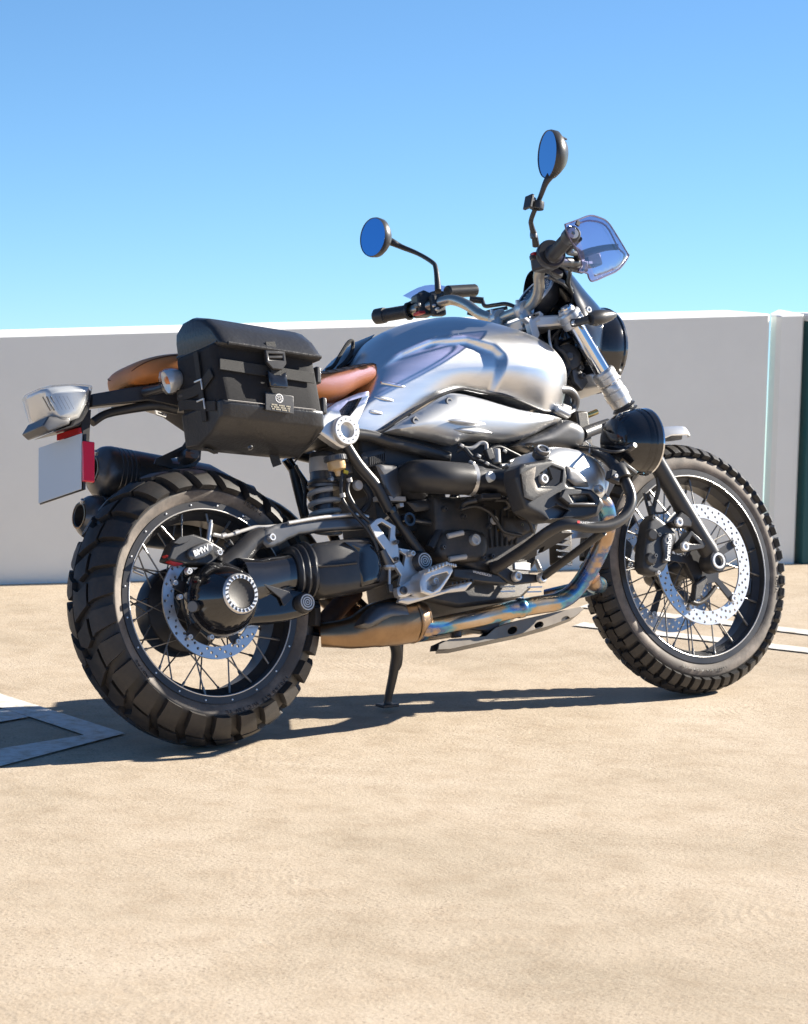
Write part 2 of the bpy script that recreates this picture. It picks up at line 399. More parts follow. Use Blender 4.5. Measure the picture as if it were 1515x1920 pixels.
# ================================================================== the setting
def ground_mat():
    mt = bpy.data.materials.new('broomed tan concrete'); mt.use_nodes = True
    t = mt.node_tree; b = t.nodes['Principled BSDF']; b.inputs['Roughness'].default_value = 0.88
    b.inputs['Specular IOR Level'].default_value = 0.25
    tc = t.nodes.new('ShaderNodeTexCoord')
    def noise(sc, det=4, rg=0.6, dist=0.0, src=None):
        n = t.nodes.new('ShaderNodeTexNoise'); n.inputs['Scale'].default_value = sc; n.inputs['Detail'].default_value = det
        n.inputs['Roughness'].default_value = rg; n.inputs['Distortion'].default_value = dist
        t.links.new(src or tc.outputs['Object'], n.inputs['Vector']); return n.outputs['Fac']
    def ramp(fac, stops):
        r = t.nodes.new('ShaderNodeValToRGB'); e = r.color_ramp.elements
        e[0].position, e[0].color = stops[0][0], (*stops[0][1], 1); e[1].position, e[1].color = stops[-1][0], (*stops[-1][1], 1)
        for p, c_ in stops[1:-1]:
            q = e.new(p); q.color = (*c_, 1)
        t.links.new(fac, r.inputs[0]); return r.outputs[0]
    def mix(a, b_, fac, mode='MIX'):
        x = t.nodes.new('ShaderNodeMixRGB'); x.blend_type = mode
        for s_, v in ((1, a), (2, b_)):
            if isinstance(v, tuple): x.inputs[s_].default_value = (*v, 1)
            else: t.links.new(v, x.inputs[s_])
        if isinstance(fac, float): x.inputs[0].default_value = fac
        else: t.links.new(fac, x.inputs[0])
        return x.outputs[0]
    base = ramp(noise(1.1, 5, 0.6), [(0.30, (0.405, 0.333, 0.245)), (0.50, (0.50, 0.412, 0.31)), (0.72, (0.555, 0.465, 0.362))])
    grain = ramp(noise(150, 3, 0.75), [(0.34, (0.52, 0.49, 0.45)), (0.55, (1, 1, 1)), (0.75, (1.0, 1.0, 1.0))])
    grain = mix((1.0, 1.0, 1.0), grain, ramp(noise(1.7, 5, 0.7), [(0.36, (0.25, 0.25, 0.25)), (0.60, (1, 1, 1))]))
    c1 = mix(base, grain, 0.7, 'MULTIPLY')
    mott = ramp(noise(9, 6, 0.75), [(0.34, (0.82, 0.78, 0.74)), (0.56, (1, 1, 1))])
    c1 = mix(c1, mott, 0.75, 'MULTIPLY')
    # dark grit and small pits
    patch = ramp(noise(2.2, 5, 0.75), [(0.44, (0.05, 0.05, 0.05)), (0.60, (1, 1, 1))])
    vo = t.nodes.new('ShaderNodeTexVoronoi'); vo.inputs['Scale'].default_value = 75; vo.inputs['Randomness'].default_value = 1
    t.links.new(tc.outputs['Object'], vo.inputs['Vector'])
    sp = ramp(vo.outputs['Distance'], [(0.15, (1, 1, 1)), (0.24, (0, 0, 0))])
    spk = mix(sp, patch, 1.0, 'MULTIPLY')
    c1 = mix(c1, (0.16, 0.12, 0.09), mix((0.0, 0.0, 0.0), spk, 0.65))
    t.links.new(c1, b.inputs['Base Color'])
    # swirled trowel strokes: rings about scattered centres
    vs = t.nodes.new('ShaderNodeTexVoronoi'); vs.inputs['Scale'].default_value = 1.5
    t.links.new(tc.outputs['Object'], vs.inputs['Vector'])
    ds = t.nodes.new('ShaderNodeMath'); ds.operation = 'MULTIPLY_ADD'; ds.inputs[1].default_value = 190.0
    t.links.new(vs.outputs['Distance'], ds.inputs[0])
    wob = t.nodes.new('ShaderNodeMath'); wob.operation = 'MULTIPLY'; wob.inputs[1].default_value = 26.0
    t.links.new(noise(5, 3), wob.inputs[0]); t.links.new(wob.outputs[0], ds.inputs[2])
    sn = t.nodes.new('ShaderNodeMath'); sn.operation = 'SINE'; t.links.new(ds.outputs[0], sn.inputs[0])
    nb = noise(120, 4, 0.7); nl = noise(26, 4, 0.65)
    def madd(a, k, b_):
        x = t.nodes.new('ShaderNodeMath'); x.operation = 'MULTIPLY_ADD'; x.inputs[1].default_value = k
        t.links.new(a, x.inputs[0]); t.links.new(b_, x.inputs[2]); return x.outputs[0]
    msk = t.nodes.new('ShaderNodeMapRange'); msk.inputs['From Min'].default_value = 0.5; msk.inputs['From Max'].default_value = 0.62
    t.links.new(noise(1.9, 3, 0.6), msk.inputs['Value'])
    sm = t.nodes.new('ShaderNodeMath'); sm.operation = 'MULTIPLY'; t.links.new(sn.outputs[0], sm.inputs[0]); t.links.new(msk.outputs[0], sm.inputs[1])
    sn = sm
    h = madd(sn.outputs[0], 0.10, nb); h = madd(nl, 0.9, h)
    bp = t.nodes.new('ShaderNodeBump'); bp.inputs['Strength'].default_value = 0.34; bp.inputs['Distance'].default_value = 0.006
    t.links.new(h, bp.inputs['Height']); t.links.new(bp.outputs[0], b.inputs['Normal'])
    return mt
M['concrete'] = ground_mat()
WO = Vector((0.93497, 2.78159, 0)); WD = Vector((0.969796, -0.243918, 0)); WN = Vector((0.243918, 0.969796, 0))   # wall foot, its run, its thickness
def wp(s, n, z): return WO + WD*s + WN*n + Vector((0, 0, z))
def sheet(name, pts, z, material, kind='structure'):
    bm = B_(); bm.faces.new([bm.verts.new((p[0], p[1], z)) for p in pts])
    bmesh.ops.triangulate(bm, faces=bm.faces)
    for f in bm.faces:
        if f.normal.z < 0: f.normal_flip()
    me = bpy.data.meshes.new(name); bm.to_mesh(me); bm.free()
    o = link(name, me, material); o['kind'] = kind
    return o
sheet('ground', [wp(-300, 0.6, 0), wp(-300, -500, 0), wp(300, -500, 0), wp(300, 0.6, 0)], 0.0, 'concrete')
def paint_mat():
    mt = mat('worn white road paint', (0.72, 0.71, 0.68), 0.7, dirt=(0.46, 0.37, 0.27), dirt_amt=1.0, dscale=30, var=0.06, vscale=30, bump=0.3, bscale=90)
    return mt
M['paint'] = paint_mat()
def stripe(a, b, c_, d): return [a, b, c_, d]
u = Vector((2.299-2.037, 0.388-1.137)); 
sheet('painted_line', [(2.037, 1.137), (2.037+u.x*4, 1.137+u.y*4), (2.12+u.x*4, 1.19+u.y*4), (2.115, 1.18)], 0.004, 'paint')
u = Vector((2.567-2.331, 0.654-1.459))
sheet('painted_line', [(2.331, 1.459), (2.331+u.x*4, 1.459+u.y*4), (2.415+u.x*4, 1.50+u.y*4), (2.41, 1.50)], 0.004, 'paint')
sheet('painted_arrow', [(-0.095, 0.24), (-0.09, 0.87), (-0.09, 1.4), (-0.19, 1.4), (-0.185, 0.534), (-0.189, 0.268)], 0.004, 'paint')
sheet('painted_arrow', [(-0.095, 0.24), (-0.189, 0.268), (-0.44, 0.212), (-0.9, 0.12), (-0.9, -0.075), (-0.536, 0.032)], 0.0044, 'paint')
sheet('painted_arrow', [(-0.19, 0.534), (-0.19, 0.66), (-0.75, 0.54), (-0.75, 0.40), (-0.281, 0.508)], 0.0048, 'paint')

def wall_mat(name, base):
    return mat(name, base, 0.8, var=0.05, vscale=2.5, dirt=tuple(c_*0.72 for c_ in base), dirt_amt=0.16, dscale=1.6, bump=0.12, bscale=120)
M['wall'] = wall_mat('grey painted concrete', (0.90, 0.915, 0.86))
M['cap'] = wall_mat('white painted concrete', (0.86, 0.855, 0.84))
M['green'] = mat('dark green painted panel', (0.005, 0.085, 0.095), 0.5, var=0.1, vscale=5)
def wall_h(s): return 0.82 + 0.0372*s
def parapet(name, s0, s1, n0, h0, h1, label, thick=0.16, ch=0.014, cut0=0.014, cut1=0.014):
    """precast wall panel with chamfered vertical edges"""
    t = empty(name, label, 'wall'); 
    t.location = wp((s0+s1)/2, n0+thick/2, 0)
    inv = Matrix.Translation(-t.location)
    def ring(z0, z1):
        out = []
        for s, n in ((s0, n0+ch), (s0+ch, n0), (s1-ch, n0), (s1, n0+ch), (s1, n0+0.03), (s1-cut1, n0+thick), (s0+cut0, n0+thick), (s0, n0+0.055)):
            f = (s-s0)/(s1-s0)
            out.append(wp(s, n, z0*(1-f) + z1*f))
        return out
    bm = B_(); loft(bm, [ring(0, 0), ring(h0, h1)])
    me = mesh_of(bm, 'panel', smooth=False); me.transform(inv); link('panel', me, 'wall', t)
    bm = B_()
    bot = [p + Vector((0, 0, 0.0)) for p in ring(h0+0.0005, h1+0.0005)]
    ctr = sum(bot, Vector())/8
    top = []
    for p in bot:
        rel = (p-WO).dot(WN)-n0
        top.append(p + WN*(0.006 if rel < thick/2 else -0.004) + Vector((0, 0, 0.004 + 0.014*rel/thick)))
    loft(bm, [bot, top])
    me = mesh_of(bm, 'coping', smooth=False); me.transform(inv); link('coping', me, 'cap', t)
    return t
parapet('parapet_wall', -6.0, 2.903, 0.0, wall_h(-6.0), wall_h(2.903), 'long grey parapet wall with white coping behind the motorcycle', cut1=0.11)
parapet('parapet_wall', 2.930, 3.047, -0.004, wall_h(2.92)-0.004, wall_h(3.03)-0.004, 'narrow grey wall pier beside the green panel, past the open joint', thick=0.16, cut0=0.09)
g = empty('green_panel', 'dark green panel with white coping next to the grey wall pier', 'panel')
g.location = wp(3.3, -0.03, 0)
bm = B_(); rot = Matrix.Rotation(math.atan2(WD.y, WD.x), 3, 'Z')
box(bm, wp(3.322, 0.05, 0.455) - g.location, (0.52, 0.14, 0.91), rot); put('board', bm, 'green', g, bevel=0.004)
bm = B_(); box(bm, wp(3.322, 0.05, 0.9245) - g.location, (0.53, 0.16, 0.03), rot); put('coping', bm, 'cap', g, bevel=0.003)

# ================================================================== motorcycle
bike = empty('motorcycle', 'silver and black scrambler motorcycle with brown seat leaning on its side stand', 'motorcycle')
bike.matrix_world = LM

# ---------------- wheels
def tyre_profile(R, rc, depth, phi_max, wside, rbead, ybead):
    pr = []
    n = 16
    for k in range(n+1):
        ph = -phi_max + 2*phi_max*k/n
        pr.append((R-depth-rc*(1-math.cos(ph)) + (rc*0), (rc-depth)*math.sin(ph)))
    yl, rl = pr[-1][1], pr[-1][0]
    side = []
    for k in range(1, 7):
        t = k/6
        side.append((rl + (rbead-rl)*t, yl + (ybead-yl)*t + wside*math.sin(math.pi*t)))
    full = [(r, -y) for r, y in reversed(side)] + pr + side
    inner = [(rbead-0.004, ybead-0.006), (rl-0.012, yl*0.8), (R-depth-0.012, 0), (rl-0.012, -yl*0.8), (rbead-0.004, -(ybead-0.006))]
    return full + inner
def tread_block(name, R, rc, depth, rows, n=None, draft=0.0012):
    """block on the tyre crown; rows are (lateral arc length, arc start, arc end)"""
    bm = B_()
    out = []
    for i in range(len(rows)-1):
        l0, a0, b0 = rows[i]; l1, a1, b1 = rows[i+1]
        k = max(1, int(abs(l1-l0)/0.012))
        for j in range(k): t = j/k; out.append((l0+(l1-l0)*t, a0+(a1-a0)*t, b0+(b1-b0)*t))
    out.append(rows[-1])
    def pt(l, a, dz):
        ph = l/rc; rr = R - rc*(1-math.cos(ph)) - dz*math.cos(ph); y = rc*math.sin(ph) - dz*math.sin(ph)
        th = a/R
        return (rr*math.sin(th), y, rr*math.cos(th))
    T, Bt = [], []
    mid_l = (rows[0][0]+rows[-1][0])/2
    for l, a, b in out:
        ma = (a+b)/2
        sg = draft
        T.append([bm.verts.new(pt(l, a + sg, 0)), bm.verts.new(pt(l, ma, -0.0003)), bm.verts.new(pt(l, b - sg, 0))])
        Bt.append([bm.verts.new(pt(l, a - sg, depth+0.002)), bm.verts.new(pt(l, ma, depth+0.002)), bm.verts.new(pt(l, b + sg, depth+0.002))])
    for i in range(len(out)-1):
        for k in (0, 1):
            bm.faces.new((T[i][k], T[i][k+1], T[i+1][k+1], T[i+1][k]))
        bm.faces.new((T[i][0], T[i+1][0], Bt[i+1][0], Bt[i][0]))
        bm.faces.new((T[i][2], Bt[i][2], Bt[i+1][2], T[i+1][2]))
    for i in (0, -1):
        for k in (0, 1): bm.faces.new((T[i][k], Bt[i][k], Bt[i][k+1], T[i][k+1]))
    return mesh_of(bm, name, ang=30)
def make_tyre(R, rc, depth, phi, wside, rb, yb, mtx, designs, N):
    bm = B_(); lathe(bm, tyre_profile(R, rc, depth, phi, wside, rb, yb), (0, 0, 0), (0, 1, 0), 120, closed=True)
    ty = put('tyre', bm, 'rubber', bike, ang=60); ty.matrix_local = mtx
    ty.data.materials.append(M['sidewall'])
    lim = R - depth - rc*(1-math.cos(phi)) + 0.001
    for f in ty.data.polygons:
        if math.hypot(f.center.x, f.center.z) < lim: f.material_index = 1
    for rows, idx, step, off in designs:
        me = tread_block('tread_block', R, rc, depth, rows)
        for k in range(idx, N, step):
            o = link('tread_block', me, 'rubber', ty)
            o.rotation_euler = (0, 2*math.pi*(k+off)/N, 0)
    return ty
Mr = Matrix.Translation((0, 0, RR)); Mf = SM @ Matrix.Translation((WB, 0, RF))
# back tyre: chevron blocks, 26 pitches
g_ = 0.0085
p = 2*math.pi*RR/26
def mirror_rows(rows, sh): return [(-l, a+sh, b+sh) for l, a, b in rows]
shoA = [(0.048, 0.010, p+0.002), (0.058, 0.018, p+0.010), (0.111, 0.033, p+0.020)]
shoB = [(0.052, 0.012, p+0.004), (0.062, 0.018, p+0.010), (0.111, 0.033, p+0.020)]
midA = [(0.002, -0.004, p-0.034), (0.022, -0.012, p-0.022), (0.040, 0.004, p-0.006)]
midB = [(0.002, -0.026, p-0.012), (0.020, -0.014, p-0.020), (0.046, 0.006, p-0.002)]
def gap(rows, g): return [(l, a+g, b-g) for l, a, b in rows]
D = []
for rows, i in ((shoA, 0), (shoB, 1), (midA, 0), (midB, 1)):
    D.append((gap(rows, g_), i, 2, 0.0))
    D.append((gap(mirror_rows(rows, 0), g_), i, 2, 0.5))
rear_tyre = make_tyre(RR, 0.101, 0.014, 1.06, 0.002, 0.2335, 0.062, Mr, D, 26)
# front tyre: finer knobs, 56 pitches
p = 2*math.pi*RF/56
sA = [(0.030, 0.003, p+0.001), (0.068, 0.006, p+0.004)]
sB = [(0.036, 0.003, p+0.001), (0.068, 0.006, p+0.004)]
cA = [(0.002, -0.012, p+0.001), (0.014, -0.012, p+0.006), (0.026, 0.000, p+0.002)]
cB = [(0.002, 0.006, p-0.002), (0.012, 0.010, p+0.004), (0.032, 0.010, p+0.000)]
D = []
for rows, i in ((sA, 0), (sB, 1), (cA, 0), (cB, 1)):
    D.append((gap(rows, 0.0052), i, 2, 0.0))
    D.append((gap(mirror_rows(rows, 0), 0.0052), i, 2, 1.0))
front_tyre = make_tyre(RF, 0.070, 0.012, 0.98, 0.005, 0.2575, 0.044, Mf, D, 56)

def ring_text(ty, s, r, y, a0, size, tilt):
    """raised lettering following the sidewall, read from outside"""
    bm = B_(); a = a0
    for ch in s:
        if ch == ' ': a -= size*0.45/r; continue
        cu = bpy.data.curves.new('letter', 'FONT'); cu.body = ch; cu.size = size; cu.align_x = 'CENTER'; cu.align_y = 'CENTER'; cu.extrude = 0.0006; cu.resolution_u = 2
        t = bpy.data.objects.new('letter', cu); col.objects.link(t); me = bpy.data.meshes.new_from_object(t); bpy.data.objects.remove(t)
        rad = Vector((math.cos(a), 0, math.sin(a))); tan = Vector((math.sin(a), 0, -math.cos(a)))
        u_ = (rad*math.cos(tilt) + Vector((0, -1, 0))*(-math.sin(tilt)) ).normalized(); n_ = tan.cross(u_)
        mm = Matrix((tan, u_, n_)).transposed().to_4x4(); mm.translation = rad*r + Vector((0, y, 0)); me.transform(mm); bm.from_mesh(me)
        a -= size*0.74/r
    return put('sidewall_lettering', bm, 'rubber', ty)

def make_rim(rl, hw, mtx, nsp, hub, hub_y, cross, drop):
    pr = []
    half = [(rl, hw+0.002), (rl, hw-0.004), (rl-0.012, hw-0.006), (rl-0.0165, hw*0.62), (rl-0.03-drop, hw*0.45), (rl-0.03-drop, 0)]
    inn = [(rl-0.0165, hw+0.0025), (rl-0.0185, hw-0.003), (rl-0.0205, hw*0.66), (rl-0.034-drop, hw*0.42), (rl-0.034-drop, 0)]
    prof = half[:-1] + [(r, -y) for r, y in reversed(half)] + [(r, -y) for r, y in inn] + [(r, y) for r, y in reversed(inn[:-1])]
    bm = B_(); lathe(bm, prof, (0, 0, 0), (0, 1, 0), 96, closed=True)
    rim = put('rim', bm, 'black', bike, ang=30); rim.matrix_local = mtx
    for s in (-1, 1):
        bm = B_(); R0 = rl-0.0172; y0 = s*(hw+0.0022)
        lathe(bm, [(R0+0.0016*math.cos(a), y0+0.0016*math.sin(a)) for a in [2*math.pi*k/8 for k in range(8)]], (0, 0, 0), (0, 1, 0), 96, closed=True)
        put('rim_lip', bm, 'alu', rim)
    me = None
    for i in range(nsp):
        s = -1 if i % 2 else 1
        th = 2*math.pi*(i//2*2)/nsp + (0.0 if s > 0 else 2*math.pi/nsp)
        dr = 1 if (i//2) % 2 else -1
        a = Vector(((rl-0.022)*math.cos(th), s*hw*0.62, (rl-0.022)*math.sin(th)))
        ph = th + dr*cross
        b = Vector((hub*math.cos(ph), hub_y[0 if s < 0 else 1], hub*math.sin(ph)))
        bm = B_(); cyl(bm, a, b, 0.0019, seg=8)
        d_ = (b-a).normalized()
        cyl(bm, a, a+d_*0.02, 0.0034, seg=8)
        put('spoke', bm, 'spoke', rim)
    return rim
rim1 = make_rim(0.2345, 0.064, Mr, 40, 0.062, (-0.035, 0.06), 0.95, 0.004)
rim2 = make_rim(0.2585, 0.046, Mf, 40, 0.040, (-0.045, 0.045), 1.0, 0.002)
# little screws round the flange of the back rim
for k in range(20):
    a = 2*math.pi*(k+0.3)/20
    bm = B_(); lathe(bm, [(0, 0), (0.0026, 0), (0.002, 0.0018), (0, 0.0022)], (0.228*math.cos(a), -0.066, 0.228*math.sin(a)), (0, -1, 0), 10)
    put('flange_screw', bm, 'alu', rim1)
# valve stem
bm = B_(); cyl(bm, (-0.168, -0.02, 0.09), (-0.145, -0.024, 0.078), 0.004); put('valve', bm, 'alu', rim1)
bm = B_(); box(bm, (0.213*math.cos(R_(-17)), -0.012, 0.213*math.sin(R_(-17))), (0.004, 0.022, 0.045), ry(17)); put('balance_weight', bm, 'graphite', rim2, bevel=0.001)

def disc(R0, R1, y, th, rows, mtx, name='brake_disc', lobes=0, material='steel', parent=None):
    """drilled ring: rows are (radius, count, phase, hole radius)"""
    n = 144
    outer = [(R0*math.cos(2*math.pi*k/n), y, R0*math.sin(2*math.pi*k/n)) for k in range(n)]
    holes = [[(R1*math.cos(2*math.pi*k/96), y, R1*math.sin(2*math.pi*k/96)) for k in range(96)]]
    for r, c_, ph, hr in rows:
        for k in range(c_):
            a = 2*math.pi*(k+ph)/c_
            holes.append([(r*math.cos(a)+hr*math.cos(2*math.pi*j/9), y, r*math.sin(a)+hr*math.sin(2*math.pi*j/9)) for j in range(9)])
    bm = B_(); pillow(bm, outer, depth=th, holes=holes)
    o = put(name, bm, material, bike, ang=30); o.matrix_local = mtx
    return o
d1 = disc(0.1325, 0.104, -0.072, 0.005, [(0.110, 20, 0.1, 0.0036), (0.118, 20, 0.43, 0.0036), (0.126, 20, 0.76, 0.0036)], Mr)
FD = [(0.129, 25, 0.0, 0.0037), (0.138, 25, 0.33, 0.0037), (0.1465, 25, 0.66, 0.0037), (0.153, 25, 0.1, 0.0037)]
d2 = disc(0.160, 0.124, -0.078, 0.005, FD, Mf)
d3 = disc(0.160, 0.124, 0.073, 0.005, FD, Mf)
def carrier(d, rr, y, narm, ro, ph, wid=0.011, rv=0.0095):
    """spider that carries the disc"""
    pts = []
    for k in range(narm):
        a = 2*math.pi*(k+ph)/narm; h = math.pi/narm
        for da, r in ((-h, rr), (-wid/ro*1.6, rr*1.15), (-wid/ro, ro), (wid/ro, ro), (wid/ro*1.6, rr*1.15)):
            pts.append((r*math.cos(a+da), y, r*math.sin(a+da)))
    bm = B_(); pillow(bm, pts, depth=0.006); put('disc_carrier', bm, 'black', d, bevel=0.001)
    for k in range(narm):
        a = 2*math.pi*(k+ph)/narm
        bm = B_(); q = (ro*0.985*math.cos(a), y-0.003, ro*0.985*math.sin(a))
        lathe(bm, [(0, -0.002), (rv, -0.002), (rv, 0.004), (rv*0.47, 0.004), (rv*0.42, 0.001), (0, 0.001)], q, (0, -1, 0), 16)
        put('disc_rivet', bm, 'alu', d)
carrier(d1, 0.07, -0.0735, 5, 0.110, 0.13, 0.012, 0.006)
carrier(d2, 0.052, -0.0795, 5, 0.130, 0.32)
carrier(d3, 0.052, 0.0745, 5, 0.130, 0.32)
# hubs
bm = B_(); lathe(bm, [(0, -0.06), (0.072, -0.06), (0.072, -0.048), (0.045, -0.03), (0.04, 0.0), (0.05, 0.03), (0.10, 0.05), (0.105, 0.06), (0.105, 0.10), (0.09, 0.108), (0, 0.108)], (0, 0, 0), (0, 1, 0), 48)
o = put('hub', bm, 'black', bike, bevel=0.002); o.matrix_local = Mr
bm = B_(); lathe(bm, [(0, -0.072), (0.05, -0.072), (0.052, -0.06), (0.038, -0.05), (0.03, -0.03), (0.028, 0), (0.03, 0.03), (0.038, 0.05), (0.052, 0.06), (0.05, 0.07), (0, 0.07)], (0, 0, 0), (0, 1, 0), 40)
o = put('hub', bm, 'black', bike); o.matrix_local = Mf

# ---------------- tank
def lerp_tab(tab, x):
    if x <= tab[0][0]: return tab[0][1:]
    for a, b in zip(tab[:-1], tab[1:]):
        if x <= b[0]:
            t = (x-a[0])/(b[0]-a[0]); t = t*t*(3-2*t) if False else t
            return tuple(a[i]+(b[i]-a[i])*t for i in range(1, len(a)))
    return tab[-1][1:]
def smooth_tab(tab, n=8):
    """Catmull-Rom through table rows"""
    rows = []
    P = [tab[0]] + list(tab) + [tab[-1]]
    for i in range(1, len(P)-2):
        p0, p1, p2, p3 = P[i-1:i+3]
        for k in range(n):
            t = k/n
            rows.append(tuple(0.5*((2*b) + (c_-a)*t + (2*a-5*b+4*c_-d)*t*t + (3*b-a-3*c_+d)*t**3) for a, b, c_, d in zip(p0, p1, p2, p3)))
    rows.append(tab[-1])
    return rows

ring_text(rear_tyre, '170/60 R17  M/C 72V TL', 0.2545, -0.0775, R_(-48), 0.0135, -0.55)
ring_text(rear_tyre, 'TRAIL', 0.2545, -0.0775, R_(62), 0.0165, -0.55)
ring_text(rear_tyre, 'RADIAL', 0.2545, -0.0775, R_(-140), 0.0135, -0.55)
ring_text(front_tyre, '120/70 R19  M/C 60V TL', 0.2765, -0.0545, R_(-80), 0.0105, -0.45)
ring_text(front_tyre, 'RADIAL', 0.2765, -0.0545, R_(-10), 0.011, -0.45)

TANK = smooth_tab([  # x, top z, half width, height of max width, bottom half width, bottom z
    (0.425, 0.724, 0.122, 0.718, 0.120, 0.712), (0.46, 0.775, 0.128, 0.745, 0.124, 0.703), (0.50, 0.832, 0.132, 0.772, 0.128, 0.700),
    (0.545, 0.897, 0.137, 0.800, 0.131, 0.722), (0.60, 0.951, 0.143, 0.820, 0.134, 0.748), (0.67, 0.984, 0.151, 0.842, 0.137, 0.779),
    (0.75, 1.001, 0.160, 0.852, 0.140, 0.799), (0.82, 1.008, 0.168, 0.853, 0.143, 0.788), (0.88, 1.003, 0.176, 0.850, 0.146, 0.780),
    (0.94, 0.990, 0.182, 0.846, 0.148, 0.758), (1.00, 0.973, 0.180, 0.842, 0.145, 0.738), (1.05, 0.955, 0.165, 0.842, 0.130, 0.742),
    (1.09, 0.933, 0.142, 0.842, 0.110, 0.755), (1.125, 0.906, 0.108, 0.842, 0.080, 0.777), (1.148, 0.878, 0.068, 0.840, 0.050, 0.800), (1.160, 0.846, 0.012, 0.838, 0.010, 0.830)], 16)
KNEE = [(0.38, 0.70), (0.44, 0.83), (0.52, 0.862), (0.60, 0.903), (0.69, 0.931), (0.79, 0.932), (0.862, 0.906), (0.886, 0.872), (0.862, 0.80), (0.83, 0.70), (0.5, 0.62)]
LOUV = [((0.5299, -0.135, 0.8233), (0.5999, -0.145, 0.8071)), ((0.5041, -0.135, 0.7885), (0.5607, -0.14, 0.7748)), ((0.4794, -0.13, 0.755), (0.525, -0.135, 0.7447))]
def tank_ring(row):
    x, zt, w, zw, wb, zb = row
    nu, nl = 30, 56
    half = []
    for k in range(nu+1):
        a = math.pi/2*k/nu
        half.append([w*math.sin(a)**(2/2.15), zw + (zt-zw)*math.cos(a)**(2/2.25)])
    for k in range(1, nl+1):
        t = k/nl
        half.append([w + (wb-w)*t**1.6, zw + (zb-zw)*t])
    for q in half:
        y, z = q
        if inside((x, z), KNEE) and y > 0.05:
            d = segdist((x, z), KNEE); t = min(1, d/0.022); q[0] = y - 0.015*t*t*(3-2*t)
    return [(x, -y, z) for y, z in half] + [(x, y, z) for y, z in reversed(half[1:])]
bm = B_(); loft(bm, [tank_ring(r) for r in TANK])
tank = put('fuel_tank', bm, 'brushed', bike, ang=60)
def tank_y(x, z):
    """half width of the tank skin at a side point"""
    row = min(TANK, key=lambda r: abs(r[0]-x)); n_ = len(tank_ring(row))//2
    pts = tank_ring(row)[30:n_+1]
    q = min(pts, key=lambda p_: abs(p_[2]-z)); return -q[1]
for a, b in LOUV:
    a, b = V(a), V(b); pts = []
    for k in range(6):
        q = a.lerp(b, k/5); pts.append((q.x, -tank_y(q.x, q.z)+0.0042, q.z))
    bm = B_(); tube(bm, pts, [0.003, 0.0058, 0.0068, 0.0066, 0.0056, 0.003], seg=16, n=3); put('tank_rib', bm, 'brushed', tank, ang=70)
edge = [(r[0], -r[4]-0.001, r[5]) for r in TANK[:-14:7]]
bm = B_(); tube(bm, edge, 0.0035, seg=8, n=2); put('edge_trim', bm, 'plastic', tank)
bm = B_(); tube(bm, [(x, -y, z) for x, y, z in edge], 0.0035, seg=8, n=2); put('edge_trim', bm, 'plastic', tank)
# filler cap on the sloping top
cc, cn = Vector((1.0506, -0.055, 0.9405)), Vector((0.50, -0.38, 0.78))
bm = B_(); lathe(bm, [(0, 0.006), (0.030, 0.006), (0.034, 0.004), (0.036, 0.0), (0.039, -0.004), (0.039, -0.012), (0, -0.012)], cc, cn, 40)
cap = put('filler_cap', bm, 'alu', tank)
bm = B_(); lathe(bm, [(0.0325, 0.0062), (0.0335, 0.0072), (0.0345, 0.006), (0.0335, 0.0045)], cc, cn, 40, closed=True); put('cap_ring', bm, 'graphite', cap)
d_, x_, y_ = axis_frame(cn)
bm = B_(); box(bm, cc + cn.normalized()*0.007, (0.016, 0.0025, 0.002), Matrix((x_, y_, d_)).transposed()); put('key_slot', bm, 'black', cap)

# ---------------- lower silver airbox cover and its dark snout
cover = [(0.5002, -0.15, 0.6955), (0.5945, -0.152, 0.7389), (0.6831, -0.155, 0.7782), (0.7198, -0.158, 0.7837), (0.7888, -0.165, 0.7697), (0.8994, -0.17, 0.739), (1.0307, -0.172, 0.7119),
         (0.9756, -0.17, 0.6892), (0.9184, -0.168, 0.6692), (0.8639, -0.166, 0.6604), (0.8017, -0.162, 0.6637), (0.7446, -0.16, 0.667), (0.71, -0.158, 0.6621), (0.6873, -0.156, 0.6579), (0.6171, -0.153, 0.6748), (0.541, -0.151, 0.6897)]
bm = B_(); pillow(bm, cover, depth=0.02, bulge=0.028, soft=0.05, step=0.006, smooth=4)
cov = put('airbox_cover', bm, 'satin', bike, ang=50)
for a, b in (((0.6593, -0.1905, 0.7116), (0.769, -0.1935, 0.6993)), ((0.6806, -0.184, 0.6895), (0.7886, -0.1885, 0.6781))):
    a, b = V(a), V(b)
    bm = B_(); tube(bm, [a.lerp(b, k/6) for k in range(7)], [0.001, 0.0055, 0.0075, 0.0082, 0.0074, 0.005, 0.001], seg=16, n=3); put('cover_scoop', bm, 'satin', cov, ang=70)
for q in ((0.6817, -0.176, 0.7604), (0.5762, -0.17, 0.7157)):
    bm = B_(); lathe(bm, [(0, -0.012), (0.011, -0.012), (0.011, 0.001), (0.009, 0.003), (0.0055, 0.003), (0.005, 0.0), (0, 0.0)], Vector(q), (0, -1, 0.1), 20)
    put('cover_screw', bm, 'graphite', cov)
text('badge', 'R nineT', 0.020, (0.8953, -0.1865, 0.7221), (0.97, -0.05, -0.2), (0.15, 0, 1), 'alu', cov)
snout = [(0.8606, -0.168, 0.6443), (0.9162, -0.17, 0.6655), (0.973, -0.172, 0.684), (1.0318, -0.172, 0.708), (1.0682, -0.17, 0.7043), (1.0942, -0.165, 0.6877), (1.0988, -0.163, 0.6635), (1.0776, -0.163, 0.6348), (1.0055, -0.165, 0.6305), (0.9135, -0.167, 0.6383)]
bm = B_(); pillow(bm, snout, depth=0.05, bulge=0.022, soft=0.03, step=0.006, smooth=3); put('intake_snout', bm, 'graphite', bike, ang=50)

